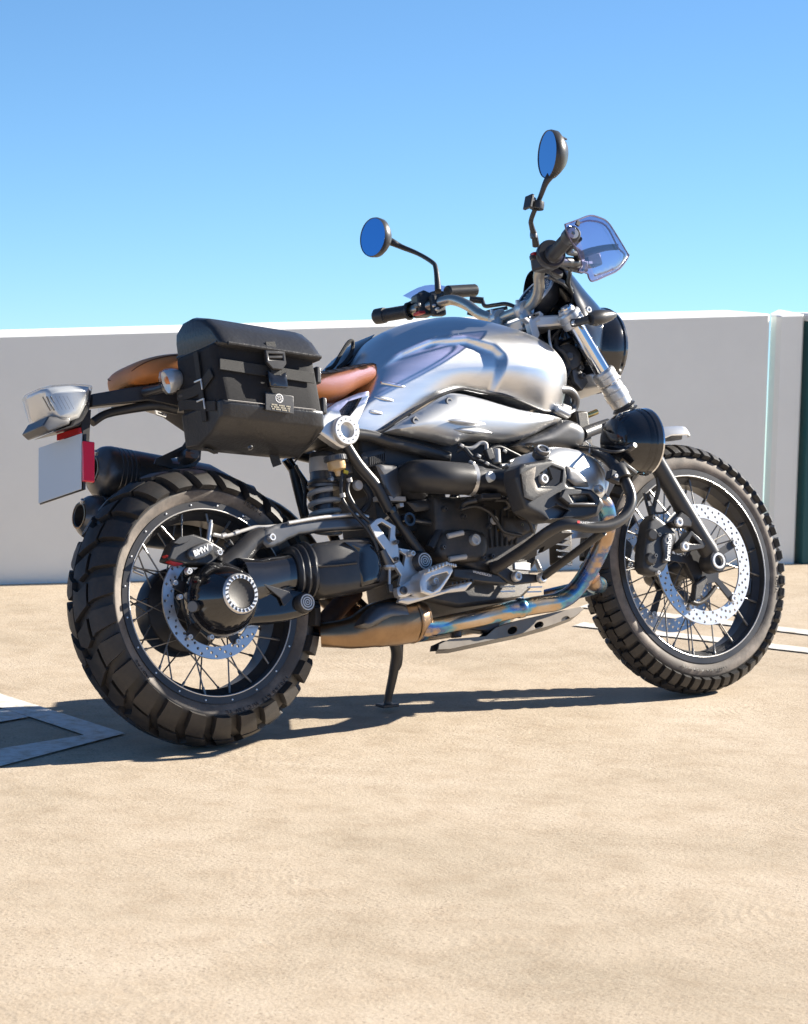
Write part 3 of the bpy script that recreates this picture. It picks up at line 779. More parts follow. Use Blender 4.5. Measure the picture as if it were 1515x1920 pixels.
# ---------------- seat
def seat_ring(row):
    x, w, zt, zb = row
    n = 20; half = []
    for k in range(n+1):
        a = math.pi*k/n
        c_, s_ = math.cos(a), math.sin(a)
        half.append((w*abs(s_)**0.55, (zt+zb)/2 + (zt-zb)/2*(abs(c_)**0.62)*(1 if c_ >= 0 else -1)))
    return [(x, -y, z) for y, z in half] + [(x, y, z) for y, z in reversed(half[1:-1])]
SEAT = smooth_tab([(-0.124, 0.04, 0.872, 0.852), (-0.116, 0.075, 0.886, 0.843), (-0.09, 0.100, 0.899, 0.840), (-0.035, 0.118, 0.907, 0.842), (0.05, 0.130, 0.905, 0.838), (0.15, 0.14, 0.888, 0.818), (0.25, 0.144, 0.868, 0.792),
    (0.34, 0.144, 0.858, 0.772), (0.41, 0.136, 0.864, 0.782), (0.48, 0.118, 0.876, 0.812), (0.54, 0.096, 0.884, 0.828), (0.572, 0.068, 0.878, 0.838), (0.588, 0.03, 0.868, 0.846)], 5)
bm = B_(); loft(bm, [seat_ring(r) for r in SEAT])
seat = put('seat', bm, 'leather', bike, ang=70)
for k in range(8):                       # sewn ribs across the top of the nose
    x = 0.345 + 0.028*k
    row = None
    for a, b in zip(SEAT[:-1], SEAT[1:]):
        if a[0] <= x <= b[0]: t = (x-a[0])/(b[0]-a[0]); row = tuple(i+(j-i)*t for i, j in zip(a, b))
    rg = seat_ring(row); pts = [rg[i] for i in range(6, -1, -1)] + [rg[-i] for i in range(1, 7)]
    bm = B_(); tube(bm, pts, 0.0013, seg=6, n=2); put('sewn_rib', bm, 'stitch', seat)
for s in (-1, 1):
    pts = [(x, s*(abs(y)+0.0005), z+0.0005) for x, y, z in [seat_ring(r)[7] for r in SEAT[2:-3]]]
    bm = B_(); tube(bm, pts, 0.0012, seg=6, n=1); put('seat_seam', bm, 'stitch', seat)
# plastic loop of the rear tank strap
bm = B_(); tube(bm, [(0.4721, 0.02, 0.8846), (0.4968, 0.02, 0.8963), (0.5215, 0.02, 0.9248), (0.5492, 0.02, 0.9535), (0.5629, 0.02, 0.9559), (0.555, 0.02, 0.9294), (0.5326, 0.02, 0.9056), (0.507, 0.02, 0.889)], 0.005, seg=8); put('tank_strap', bm, 'webbing', bike)
bm = B_(); pillow(bm, [(0.514, 0.03, 0.8898), (0.5698, 0.03, 0.9317), (0.6415, 0.03, 0.9774), (0.5679, 0.03, 0.9028)], depth=0.1, bulge=0.01, soft=0.02); put('shaded_tank_flank', bm, 'gloss', bike, ang=50)  # gloss black stands in for shade on the silver tank's far side

# ---------------- aluminium seat bracket with mesh insert
br = [(0.294, -0.15, 0.7038), (0.3348, -0.15, 0.7533), (0.3998, -0.15, 0.7798), (0.4637, -0.15, 0.7951), (0.453, -0.15, 0.7651), (0.4131, -0.15, 0.7103), (0.401, -0.15, 0.6807), (0.3744, -0.15, 0.6607), (0.3529, -0.15, 0.6635)]
hole = [(0.368, -0.15, 0.7481), (0.3982, -0.15, 0.7706), (0.4415, -0.15, 0.7801), (0.4173, -0.15, 0.7518), (0.3914, -0.15, 0.7292), (0.3727, -0.15, 0.7333)]
bm = B_(); pillow(bm, br, depth=0.022, bulge=0.004, soft=0.008, step=0.006, smooth=2, holes=[hole]); sb = put('seat_bracket', bm, 'alu', bike, ang=45)
bm = B_(); pillow(bm, hole, depth=0.002); o = put('mesh_back', bm, 'plastic', sb); o.location.y = 0.012
hx0 = min(q[0] for q in hole); hz0 = min(q[2] for q in hole); hp2 = [(q[0], q[2]) for q in hole]; yb = hole[0][1]+0.009
for i in range(12):
    for j in range(10):
        x = hx0 + 0.007*i + (0.0035 if j % 2 else 0); z = hz0 + 0.0062*j
        if inside((x, z), hp2) and segdist((x, z), hp2) > 0.003:
            bm = B_(); lathe(bm, [(0.0024, 0), (0.0034, 0), (0.0034, 0.002), (0.0024, 0.002)], (x, yb+0.001, z), (0, -1, 0), 6, closed=True); put('mesh_cell', bm, 'graphite', sb)
bc = Vector((0.3745, -0.155, 0.6986))
bm = B_(); lathe(bm, [(0.017, 0.002), (0.019, 0.012), (0.034, 0.012), (0.036, 0.009), (0.036, -0.02), (0.017, -0.02)], bc, (0, -1, 0), 40, closed=True); put('pivot_boss', bm, 'alu', sb, bevel=0.001)
bm = B_(); lathe(bm, [(0, -0.012), (0.017, -0.012), (0.017, -0.008), (0.009, -0.006), (0, -0.002)], bc, (0, -1, 0), 24); put('pivot_plug', bm, 'plastic', sb)
for k in range(12):
    a = 2*math.pi*k/12
    bm = B_(); lathe(bm, [(0, 0.0122), (0.0018, 0.0128), (0.002, 0.010)], bc + Vector((0.0265*math.cos(a), 0, 0.0265*math.sin(a))), (0, -1, 0), 8); put('boss_dimple', bm, 'black', sb)

# ---------------- tail: arm, lamp, number plate, indicators
bm = B_(); loft(bm, [[(-0.2169, -0.02, 0.8264), (-0.2212, -0.02, 0.796), (-0.225, 0.02, 0.797), (-0.225, 0.02, 0.822)], [(-0.0897, -0.05, 0.8394), (-0.0867, -0.05, 0.8022), (-0.09, 0.05, 0.812), (-0.09, 0.05, 0.842)], [(-0.0287, -0.09, 0.8373), (-0.0319, -0.09, 0.7778), (0.0, 0.09, 0.80), (0.0, 0.09, 0.84)], [(0.25, -0.11, 0.80), (0.25, -0.11, 0.75), (0.25, 0.11, 0.75), (0.25, 0.11, 0.80)]])
tail = put('tail_arm', bm, 'black', bike, bevel=0.003)
bm = B_(); tube(bm, [(-0.2147, 0, 0.7632), (-0.1758, 0, 0.7822), (-0.1186, -0.01, 0.7914), (-0.0623, -0.04, 0.793), (-0.0193, -0.06, 0.779)], [0.010, 0.010, 0.011, 0.013, 0.014], seg=10); put('tail_support', bm, 'plastic', bike)
bm = B_(); pillow(bm, [(-0.0886, -0.075, 0.7745), (-0.0591, -0.075, 0.7641), (-0.063, -0.075, 0.7567), (-0.0873, -0.075, 0.7646)], depth=0.006, holes=[[(-0.0835, -0.075, 0.771), (-0.0647, -0.075, 0.7642), (-0.0664, -0.075, 0.7603), (-0.0826, -0.075, 0.766)]]); put('lashing_loop', bm, 'alu', tail)
# lamp: clear wedge over a reflector
def sec(pts, ys): return [(p[0], y, p[2]) for p in pts for y in ys]
lampo = [(-0.3643, 0, 0.8368), (-0.332, 0, 0.8437), (-0.2772, 0, 0.8464), (-0.2256, 0, 0.8423), (-0.2397, 0, 0.8006), (-0.2703, 0, 0.7595), (-0.3296, 0, 0.7437), (-0.3533, 0, 0.7758)]
def lamp_solid(pts, w0, sc):
    c_ = sum((Vector(p) for p in pts), Vector())/len(pts)
    rings = []
    for t, s in ((-1, 0.72), (-0.85, 0.92), (-0.5, 1.0), (0.5, 1.0), (0.85, 0.92), (1, 0.72)):
        rings.append([Vector((c_.x + (p[0]-c_.x)*s*sc, t*w0, c_.z + (p[2]-c_.z)*s*sc)) for p in pts])
    return rings
bm = B_(); loft(bm, lamp_solid(lampo, 0.062, 1.0)); lamp = put('tail_lamp', bm, 'clear', bike, bevel=0.006, seg=3, ang=50)
bm = B_(); loft(bm, lamp_solid(lampo, 0.056, 0.92)); put('lamp_reflector', bm, 'lampback', lamp, bevel=0.01, seg=3)
for k in range(7):
    f = k/6
    bm = B_(); q = Vector((-0.3566, -0.054, 0.7983))*(1-f) + Vector((-0.2971, -0.054, 0.7997))*f
    box(bm, q, (0.0025, 0.004, 0.036), ry(-25)); put('reflector_rib', bm, 'graphite', lamp, bevel=0.0008)
bm = B_(); pillow(bm, [(-0.2518, -0.045, 0.8337), (-0.2315, -0.045, 0.83), (-0.2421, -0.045, 0.7861), (-0.2722, -0.045, 0.7477), (-0.3499, -0.045, 0.7339), (-0.2964, -0.045, 0.7497), (-0.266, -0.045, 0.7914)], depth=0.09); put('lamp_housing', bm, 'black', lamp, bevel=0.004)
bm = B_(); pillow(bm, [(-0.3765, -0.058, 0.7472), (-0.3573, -0.058, 0.7699), (-0.3014, -0.058, 0.765), (-0.3063, -0.058, 0.7496), (-0.3624, -0.058, 0.7334)], depth=0.1, bulge=0.002); put('lamp_base', bm, 'graphite', lamp, bevel=0.003)
# hanger, plate
bm = B_(); loft(bm, [[(-0.2593, -0.03, 0.7798), (-0.2289, -0.03, 0.7891), (-0.235, 0.03, 0.79), (-0.262, 0.03, 0.79)], [(-0.2628, -0.03, 0.7165), (-0.2444, -0.03, 0.7111), (-0.26, 0.03, 0.70), (-0.285, 0.03, 0.70)]]); put('plate_hanger', bm, 'black', bike, bevel=0.003)
pn = Vector((-0.97, 0, -0.16))
pl = [Vector(q) for q in ((-0.2976, -0.089, 0.7222), (-0.311, 0.089, 0.7247), (-0.3288, 0.089, 0.5961), (-0.3177, -0.089, 0.5954))]
bm = B_(); f_ = [bm.verts.new(q) for q in pl]; b_ = [bm.verts.new(q + Vector((0.003, 0, 0))) for q in pl]
bm.faces.new(f_); bm.faces.new(b_[::-1])
for k in range(4): bm.faces.new((f_[k], b_[k], b_[(k+1) % 4], f_[(k+1) % 4]))
plate = put('number_plate', bm, 'plate', bike, bevel=0.001)
bm = B_(); pq = [q + Vector((0.006, 0, -0.002)) + Vector((0, 0.006 if q.y > 0 else -0.002, 0)) for q in pl]
f_ = [bm.verts.new(q) for q in pq]; b_ = [bm.verts.new(q + Vector((0.006, 0, 0))) for q in pq]
bm.faces.new(f_); bm.faces.new(b_[::-1])
for k in range(4): bm.faces.new((f_[k], b_[k], b_[(k+1) % 4], f_[(k+1) % 4]))
put('plate_backing', bm, 'black', plate, bevel=0.001)
bm = B_(); pillow(bm, [(-0.2998, -0.098, 0.7035), (-0.2775, -0.108, 0.698), (-0.2906, -0.108, 0.6062), (-0.3128, -0.098, 0.6117)], depth=0.008); put('side_reflector', bm, 'red', plate, bevel=0.002)
bm = B_(); loft(bm, [[Vector(q) + Vector((dx, 0, 0)) for q in ((-0.3017, 0.015, 0.7413), (-0.2724, -0.035, 0.7459), (-0.2732, -0.035, 0.7327), (-0.3038, 0.015, 0.7266))] for dx in (0, 0.008)]); put('top_tag', bm, 'redpaint', plate, bevel=0.001)
def indicator(base, tip, parent, steer, lens, r=0.024):
    b0, t0 = Vector(base), Vector(tip); d = (t0-b0); L = d.length
    return b0, t0, d, L
# back indicator: clear teardrop with an amber bulb
ic = Vector((-0.1193, -0.205, 0.8143))
bm = B_(); lathe(bm, [(0, -0.026), (0.016, -0.024), (0.027, -0.017), (0.030, -0.006), (0.027, 0.010), (0.019, 0.028), (0.009, 0.042), (0, 0.048)], ic, (0.9, -0.25, 0.22), 24)
ind = put('indicator', bm, 'clear', bike)
bm = B_(); lathe(bm, [(0, 0.0), (0.014, -0.006), (0.0255, -0.012), (0.0270, -0.006), (0.0250, 0.010), (0.017, 0.027), (0, 0.040)], ic, (0.9, -0.25, 0.22), 24); put('indicator_reflector', bm, 'lampback', ind)
bm = B_(); lathe(bm, [(0, -0.004), (0.008, -0.002), (0.010, 0.006), (0.006, 0.014), (0, 0.016)], ic + Vector((-0.014, -0.004, 0.0)), (0.9, -0.25, 0.2), 16); put('bulb', bm, 'amber', ind)
bm = B_(); tube(bm, [ic + Vector((0.012, 0.01, -0.006)), (-0.1107, -0.14, 0.81), (-0.1046, -0.07, 0.8179)], [0.012, 0.010, 0.012], seg=12); put('indicator_stalk', bm, 'plastic', ind)
ic2 = Vector((-0.078, 0.145, 0.827))
bm = B_(); lathe(bm, [(0, -0.030), (0.012, -0.027), (0.021, -0.016), (0.023, -0.004), (0.021, 0.008), (0.015, 0.020), (0.007, 0.029), (0, 0.032)], ic2, (0.9, 0.25, 0.28), 24); ind2 = put('indicator', bm, 'clear', bike)
bm = B_(); tube(bm, [ic2 + Vector((0.012, -0.01, -0.006)), (-0.085, 0.10, 0.818), (-0.08, 0.06, 0.815)], [0.012, 0.010, 0.012], seg=12); put('indicator_stalk', bm, 'plastic', ind2)
# ---------------- high silencers on the far side
def silencer(a, b, r, tip, lip):
    a, b = V(a), V(b); L = (b-a).length
    prof = [(lip, 0.035), (lip, 0.0), (lip+0.004, -0.002), (lip+0.007, 0.002), (r*0.80, 0.010), (r*0.93, 0.020), (r*0.985, 0.032)]
    for k in range(5): prof += [(r, 0.038+0.012*k), (r, 0.046+0.012*k), (r-0.002, 0.048+0.012*k)]
    prof += [(r, 0.104), (r, L*0.7), (r*0.55, L*0.93), (r*0.5, L)]
    bm = B_(); lathe(bm, prof, a, b-a, 44); o = put('silencer', bm, 'graphite', bike, ang=30)
    bm = B_(); lathe(bm, [(lip*0.98, 0.03), (lip+0.002, -0.003), (lip+0.0055, -0.0025), (lip+0.006, 0.004)], a, b-a, 32); put('silencer_lip', bm, 'bronze', o)
    bm = B_(); lathe(bm, [(0, 0.034), (lip, 0.034)], a, b-a, 24); put('silencer_bore', bm, 'black', o)
    d_ = (b-a).normalized(); bolt(a + d_*0.026 + Vector((-0.03, -r*0.55, r*0.7))*0.9, o, (-0.3, -0.7, 0.6), 0.006)
    return o
silencer((-0.1307, 0.17, 0.6831), (0.30, 0.17, 0.600), 0.064, None, 0.028)
silencer((-0.1856, 0.16, 0.5751), (0.26, 0.155, 0.500), 0.053, None, 0.026)
bm = B_(); tube(bm, [(0.24, 0.17, 0.61), (0.38, 0.16, 0.54), (0.46, 0.13, 0.40), (0.50, 0.05, 0.28), (0.53, -0.02, 0.25)], 0.03, seg=16); put('exhaust_link', bm, 'bronze', bike)
bm = B_(); tube(bm, [(0.22, 0.155, 0.51), (0.34, 0.15, 0.46), (0.43, 0.12, 0.36), (0.48, 0.05, 0.27), (0.52, -0.02, 0.24)], 0.028, seg=16); put('exhaust_link', bm, 'bronze', bike)
# hanger plate from silencer to frame
bm = B_(); pillow(bm, [(-0.0513, 0.02, 0.6664), (-0.0437, 0.02, 0.6787), (0.0325, 0.02, 0.7067), (0.0464, 0.02, 0.7215), (0.0845, 0.02, 0.7028), (0.077, 0.02, 0.6727), (0.0568, 0.02, 0.6556), (-0.0017, 0.02, 0.6524)], depth=0.006, holes=[[(-0.0037, 0.02, 0.6775), (0.0291, 0.02, 0.6841), (0.0175, 0.02, 0.6643), (0.0003, 0.02, 0.6658)]]); hg = put('silencer_hanger', bm, 'black', bike, bevel=0.0015)
bm = B_(); lathe(bm, [(0, 0.02), (0.012, 0.02), (0.016, 0.014), (0.018, 0.0), (0.018, -0.03), (0, -0.03)], (0.0367, 0, 0.6799), (0, -1, 0.05), 28); put('hanger_bush', bm, 'graphite', hg)
bm = B_(); pillow(bm, [(0.0151, -0.02, 0.6866), (0.0391, -0.02, 0.6809), (0.0332, -0.02, 0.6685), (0.0107, -0.02, 0.6727)], depth=0.004); put('hanger_clip', bm, 'header', hg)

# ================================================================== saddlebag (a thing of its own, hung on the seat frame)
bag = empty('saddlebag', 'black leather and nylon saddlebag with buckle strap hanging beside the brown seat', 'bag')
bag.matrix_world = LM
yo, yi = -0.372, -0.205
def ring_at(pts, n=None): return [V(p) for p in pts]
# body cross-sections from the rear end to the front end (x), each a loop in y-z
def bag_ring(x, k, zl=0.0):
    zb = 0.655 + zl; zt = 0.868 + zl
    L = [(yi, zt), (yo+0.012*(1-k), zt), (yo, zt-0.08), (yo-0.006*k, zb+0.075), (yo+0.006, zb+0.045), (yo+0.05, zb+0.020), (yi-0.04, zb), (yi, zb+0.006)]
    cy, cz = (yi+yo)/2, (zb+zt)/2
    return [(x, cy+(y-cy)*(0.94+0.06*k), cz+(z-cz)*(0.95+0.05*k)) for y, z in L]
bm = B_()
sl_ = lambda x: -0.125*(x+0.11)
rings = []
for x, k in ((-0.102, 0.0), (-0.094, 0.75), (-0.08, 1.0), (-0.02, 1.0), (0.06, 1.0), (0.13, 1.0), (0.155, 0.8), (0.166, 0.0)):
    rings.append(bag_ring(x, k, sl_(x)*0.9))
loft(bm, rings); put('body', bm, 'fabric', bag, bevel=0.011, seg=4, ang=50)
# leather lower shell: same loop, a touch larger, only below the seam
bm = B_()
rings = []
for x, k in ((-0.1045, 0.05), (-0.096, 0.8), (-0.08, 1.02), (-0.02, 1.02), (0.06, 1.02), (0.13, 1.02), (0.157, 0.82), (0.169, 0.05)):
    zl = sl_(x)*0.9
    zb = 0.655+zl; zs = zb+0.082
    L = [(yo-0.004, zs), (yo-0.0085*min(k, 1), zb+0.074), (yo+0.003, zb+0.043), (yo+0.049, zb+0.017), (yi-0.05, zb-0.003), (yi+0.003, zb+0.003), (yi+0.003, zs)]
    cy, cz = (yi+yo)/2, (zb+zs)/2
    rings.append([(x, cy+(y-cy)*(0.95+0.05*k), cz+(z-cz)*(0.96+0.04*k)) for y, z in L])
loft(bm, rings); shell = put('lower_shell', bm, 'bag_leather', bag, bevel=0.012, seg=4, ang=50)
bm = B_(); tube(bm, [(x, yo-0.0095, 0.655+0.079+sl_(x)*0.9) for x in (-0.09, 0.0, 0.08, 0.14)], 0.0009, seg=6, n=2); put('seam_stitching', bm, 'gunmetal', shell)
for a_, b_ in (((-0.094, yo+0.01, 0.70), (-0.085, yi-0.05, 0.655)), ((0.158, yo+0.012, 0.655), (0.150, yi-0.05, 0.61))):
    bm = B_(); tube(bm, [a_, b_], 0.0018, seg=6, n=1); put('shell_piping', bm, 'bag_leather', shell)
bm = B_(); lathe(bm, [(0.003, 0.001), (0.006, 0.002), (0.0065, -0.002), (0.003, -0.002)], (-0.024, -0.345, 0.6296), (0, -0.55, -0.85), 16, closed=True); put('eyelet', bm, 'graphite', shell)
# padded lid, slightly arched and rolled over the front
def lid_ring(x, k):
    zl = -0.152*(x+0.11)
    o_ = [(yi+0.008, 0.905), (yi+0.002, 0.928), (yi-0.03, 0.947), (yi-0.07, 0.949), (yo+0.045, 0.934), (yo+0.010, 0.905), (yo-0.014, 0.872), (yo-0.020, 0.862), (yo-0.012, 0.856), (yi-0.03, 0.858), (yi+0.008, 0.862)]
    cy, cz = -0.265, 0.885
    return [(x, cy+(y-cy)*(0.9+0.1*k), cz+(z-cz)*(0.80+0.2*k)+zl*0.92) for y, z in o_]
bm = B_(); loft(bm, [lid_ring(x, k) for x, k in ((-0.092, 0.0), (-0.087, 0.6), (-0.074, 0.95), (-0.05, 1.0), (0.03, 1.0), (0.11, 1.0), (0.150, 0.97), (0.170, 0.7), (0.176, 0.1))])
lid = put('lid', bm, 'bag_leather', bag, bevel=0.011, seg=4, ang=60)
bm = B_(); tube(bm, [(x, yo-0.021, 0.862-0.14*(x+0.11)) for x in (-0.078, -0.02, 0.06, 0.14, 0.165)], 0.0045, seg=8, n=3); put('lid_piping', bm, 'bag_leather', lid)
bm = B_(); tube(bm, [(-0.090, y, z) for y, z in ((yo+0.0, 0.866), (-0.32, 0.862), (-0.26, 0.862), (-0.20, 0.868))], 0.004, seg=8, n=3); put('lid_piping', bm, 'bag_leather', lid)
# webbing strap round the bag, with buckle
def strap(pts, wd, th, material='webbing', name='strap', parent=bag, up=(0, 0, 1)):
    path = catmull(pts, 4); bm = B_(); u_ = V(up); rings = []
    for i, q in enumerate(path):
        t = (path[min(i+1, len(path)-1)]-path[max(i-1, 0)]).normalized(); s = (u_ - t*u_.dot(t)).normalized(); n = t.cross(s)
        rings.append([q+s*wd/2+n*th/2, q-s*wd/2+n*th/2, q-s*wd/2-n*th/2, q+s*wd/2-n*th/2])
    loft(bm, rings); return put(name, bm, material, parent, bevel=0.0008, seg=1)
yf_ = yo-0.007
strap([(x, yf_, 0.815-0.14*(x+0.11)) for x in (-0.098, -0.03, 0.04, 0.10, 0.150)], 0.025, 0.003)
strap([(-0.107, y, z) for y, z in ((yo+0.016, 0.80), (-0.30, 0.778), (-0.25, 0.775), (-0.205, 0.78))], 0.024, 0.003)
strap([(-0.107, y, z) for y, z in ((yo+0.018, 0.725), (-0.30, 0.735), (-0.25, 0.75), (-0.205, 0.755))], 0.022, 0.003)
strap([(-0.1085, -0.305, 0.858), (-0.1085, -0.305, 0.80), (-0.1085, -0.305, 0.70)], 0.018, 0.003, up=(0, 1, 0))
for z in (0.792, 0.748):
    bm = B_(); box(bm, (-0.112, -0.305, z), (0.004, 0.030, 0.004)); box(bm, (-0.112, -0.318, z-0.012), (0.004, 0.003, 0.022)); put('strap_keeper', bm, 'alu', bag, bevel=0.001)
bx, bz = 0.040, 0.80
strap([(bx, yf_-0.004, bz+0.062), (bx, yf_-0.010, bz+0.02), (bx, yf_-0.010, bz-0.035)], 0.026, 0.003, up=(1, 0, 0))
bk = [(bx-0.026, 0, bz+0.040), (bx+0.026, 0, bz+0.036), (bx+0.026, 0, bz+0.008), (bx+0.012, 0, bz-0.006), (bx-0.012, 0, bz-0.004), (bx-0.026, 0, bz+0.012)]
bkh = [(bx-0.019, 0, bz+0.032), (bx+0.019, 0, bz+0.029), (bx+0.019, 0, bz+0.016), (bx-0.019, 0, bz+0.018)]
bm = B_(); pillow(bm, [(x, yf_-0.020, z) for x, _, z in bk], depth=0.009, holes=[[(x, yf_-0.020, z) for x, _, z in bkh]]); buckle = put('buckle', bm, 'black', bag, bevel=0.002)
bm = B_(); pillow(bm, [(bx-0.024, yf_-0.017, bz-0.006), (bx-0.008, yf_-0.017, bz-0.016), (bx+0.008, yf_-0.017, bz-0.016), (bx+0.024, yf_-0.017, bz-0.010), (bx+0.024, yf_-0.017, bz-0.046), (bx-0.024, yf_-0.017, bz-0.042)], depth=0.012, bulge=0.002, soft=0.005); put('buckle_base', bm, 'gloss', buckle, bevel=0.002)
bm = B_(); box(bm, (bx, yf_-0.016, bz+0.024), (0.044, 0.006, 0.007)); put('buckle_pin', bm, 'black', buckle, bevel=0.002)
bm = B_(); box(bm, (0.043, yf_-0.004, 0.722), (0.075, 0.004, 0.042), ry(8)); tag_ = put('label_patch', bm, 'plastic', bag, bevel=0.0015)
tx = Vector((1, 0, -0.14)); tyy = yf_-0.0065
bm = B_(); lathe(bm, [(0.0085, 0.0), (0.0095, 0.0005), (0.0105, 0.0)], (0.043, tyy+0.0003, 0.7325), (0, -1, 0), 24); put('patch_emblem', bm, 'white', tag_)
for k in range(8):
    a = 2*math.pi*k/8; bm = B_(); cyl(bm, (0.043+0.002*math.cos(a), tyy, 0.7325+0.002*math.sin(a)), (0.043+0.0085*math.cos(a), tyy, 0.7325+0.0085*math.sin(a)), 0.0007, seg=6); put('emblem_ray', bm, 'white', tag_)
for k, wd in enumerate((0.054, 0.050, 0.046)):        # lines of print too fine to read
    n_ = 14
    for j in range(n_):
        if (j*7+k*3) % 5 == 0: continue
        bm = B_(); box(bm, (0.043-wd/2+wd*(j+0.5)/n_, tyy, 0.716-0.0048*k-0.14*(-wd/2+wd*(j+0.5)/n_)), (wd/n_*0.72, 0.0008, 0.0032)); put('print_mark', bm, 'gold', tag_)
for q in ((-0.1011, -0.22, 0.7656),):
    bm = B_(); box(bm, q, (0.012, 0.02, 0.032), ry(-10)); put('side_clip', bm, 'plastic', bag, bevel=0.003)
for q in ((0.1884, -0.33, 0.7938), (0.2139, -0.3, 0.7285)):
    bm = B_(); box(bm, q, (0.014, 0.03, 0.04), ry(8)); put('side_clip', bm, 'plastic', bag, bevel=0.004)
strap([(0.10, -0.25, 0.640), (0.102, -0.25, 0.620), (0.106, -0.25, 0.604)], 0.024, 0.004, name='bottom_tab', up=(1, 0, 0))
strap([(-0.0879, -0.26, 0.647), (-0.0657, -0.25, 0.6426), (-0.0477, -0.24, 0.6393)], 0.012, 0.003, name='bottom_tab', up=(0, 1, 0))

# ================================================================== final drive, swingarm, rear brake
AX = Vector((0, 0, RR))
bm = B_(); lathe(bm, [(0, 0.078), (0.080, 0.078), (0.088, 0.090), (0.086, 0.115), (0.078, 0.140), (0.066, 0.165), (0.054, 0.183), (0.048, 0.190), (0.0, 0.190)], AX, (0, -1, 0), 48)
fd = put('final_drive', bm, 'gloss', bike, ang=45)
bm = B_(); lathe(bm, [(0.034, 0.186), (0.035, 0.196), (0.043, 0.196), (0.046, 0.192), (0.047, 0.186)], AX, (0, -1, 0), 44); put('drive_ring', bm, 'alu', fd)
bm = B_(); lathe(bm, [(0, 0.190), (0.026, 0.191), (0.033, 0.194), (0.0345, 0.190), (0.0345, 0.18)], AX, (0, -1, 0), 36); put('drive_plug', bm, 'rubber', fd)
for k in range(24):
    a = 2*math.pi*k/24; bm = B_()
    box(bm, AX + Vector((0.039*math.cos(a), -0.1965, 0.039*math.sin(a))), (0.007, 0.0012, 0.0035), Matrix.Rotation(-a-0.4, 3, 'Y')); put('ring_notch', bm, 'black', fd)
for q in ((-0.0551, -0.155, 0.3536), (-0.0865, -0.12, 0.3903), (-0.1104, -0.11, 0.3367), (-0.0485, -0.12, 0.2392)): bolt(q, fd, r=0.0065, h=0.006)
bm = B_(); lathe(bm, [(0.0, 0.0), (0.013, 0.0), (0.014, 0.012), (0.012, 0.018), (0, 0.018)], (-0.082, -0.125, 0.3118), (-0.8, -0.6, -0.1), 20); put('drain_plug', bm, 'graphite', fd)
def rr_ring(c_, hy, hz, n=24, e=0.5, tilt=0.0):
    out = []
    for k in range(n):
        a = 2*math.pi*k/n; cs, sn = math.cos(a), math.sin(a)
        y = hy*abs(cs)**e*(1 if cs >= 0 else -1); z = hz*abs(sn)**e*(1 if sn >= 0 else -1)
        out.append(V(c_) + Vector((-z*math.sin(tilt), y, z*math.cos(tilt))))
    return out
# drive shaft neck, bellows and swingarm housing
bm = B_(); loft(bm, [rr_ring((0.044, -0.12, 0.3578), 0.05, 0.058, e=0.8), rr_ring((0.0977, -0.115, 0.3598), 0.05, 0.052, e=0.8), rr_ring((0.1567, -0.112, 0.3677), 0.046, 0.048, e=0.8), rr_ring((0.1946, -0.11, 0.3724), 0.046, 0.049, e=0.8)]); put('shaft_neck', bm, 'gloss', fd, ang=50)
bm = B_(); rings = []
pa, pb = Vector((0.1895, -0.11, 0.3727)), Vector((0.2449, -0.11, 0.3775))
for k in range(13):
    t = k/12; rings.append(rr_ring(pa.lerp(pb, t), 0.050+0.008*(k % 4 in (1, 2)), 0.051+0.010*t+0.010*(k % 4 in (1, 2)), e=0.8))
loft(bm, rings); put('bellows', bm, 'plastic', bike, ang=60)
bm = B_(); loft(bm, [rr_ring((0.246, -0.1, 0.3761), 0.054, 0.056, e=0.45), rr_ring((0.262, -0.1, 0.3753), 0.058, 0.064, e=0.42), rr_ring((0.3241, -0.1, 0.378), 0.058, 0.066, e=0.42), rr_ring((0.4021, -0.1, 0.3829), 0.056, 0.064, e=0.42), rr_ring((0.4698, -0.09, 0.3887), 0.05, 0.056, e=0.45), rr_ring((0.5477, -0.08, 0.4049), 0.045, 0.045, e=0.5)])
sw = put('swingarm', bm, 'black', bike, ang=45)
bm = B_(); tube(bm, [(0.2173, -0.16, 0.3812), (0.287, -0.16, 0.38), (0.3543, -0.158, 0.3828)], 0.0035, seg=8, flat=1.0); put('swingarm_crease', bm, 'black', sw)
bm = B_(); pillow(bm, [(0.3269, -0.157, 0.4332), (0.4016, -0.155, 0.433), (0.4305, -0.15, 0.4082), (0.4335, -0.15, 0.3715), (0.4177, -0.15, 0.3329), (0.3615, -0.155, 0.3262), (0.3611, -0.158, 0.38), (0.3675, -0.158, 0.4069)], depth=0.03, bulge=0.006, soft=0.02); put('swingarm_boot', bm, 'gloss', sw, ang=50)
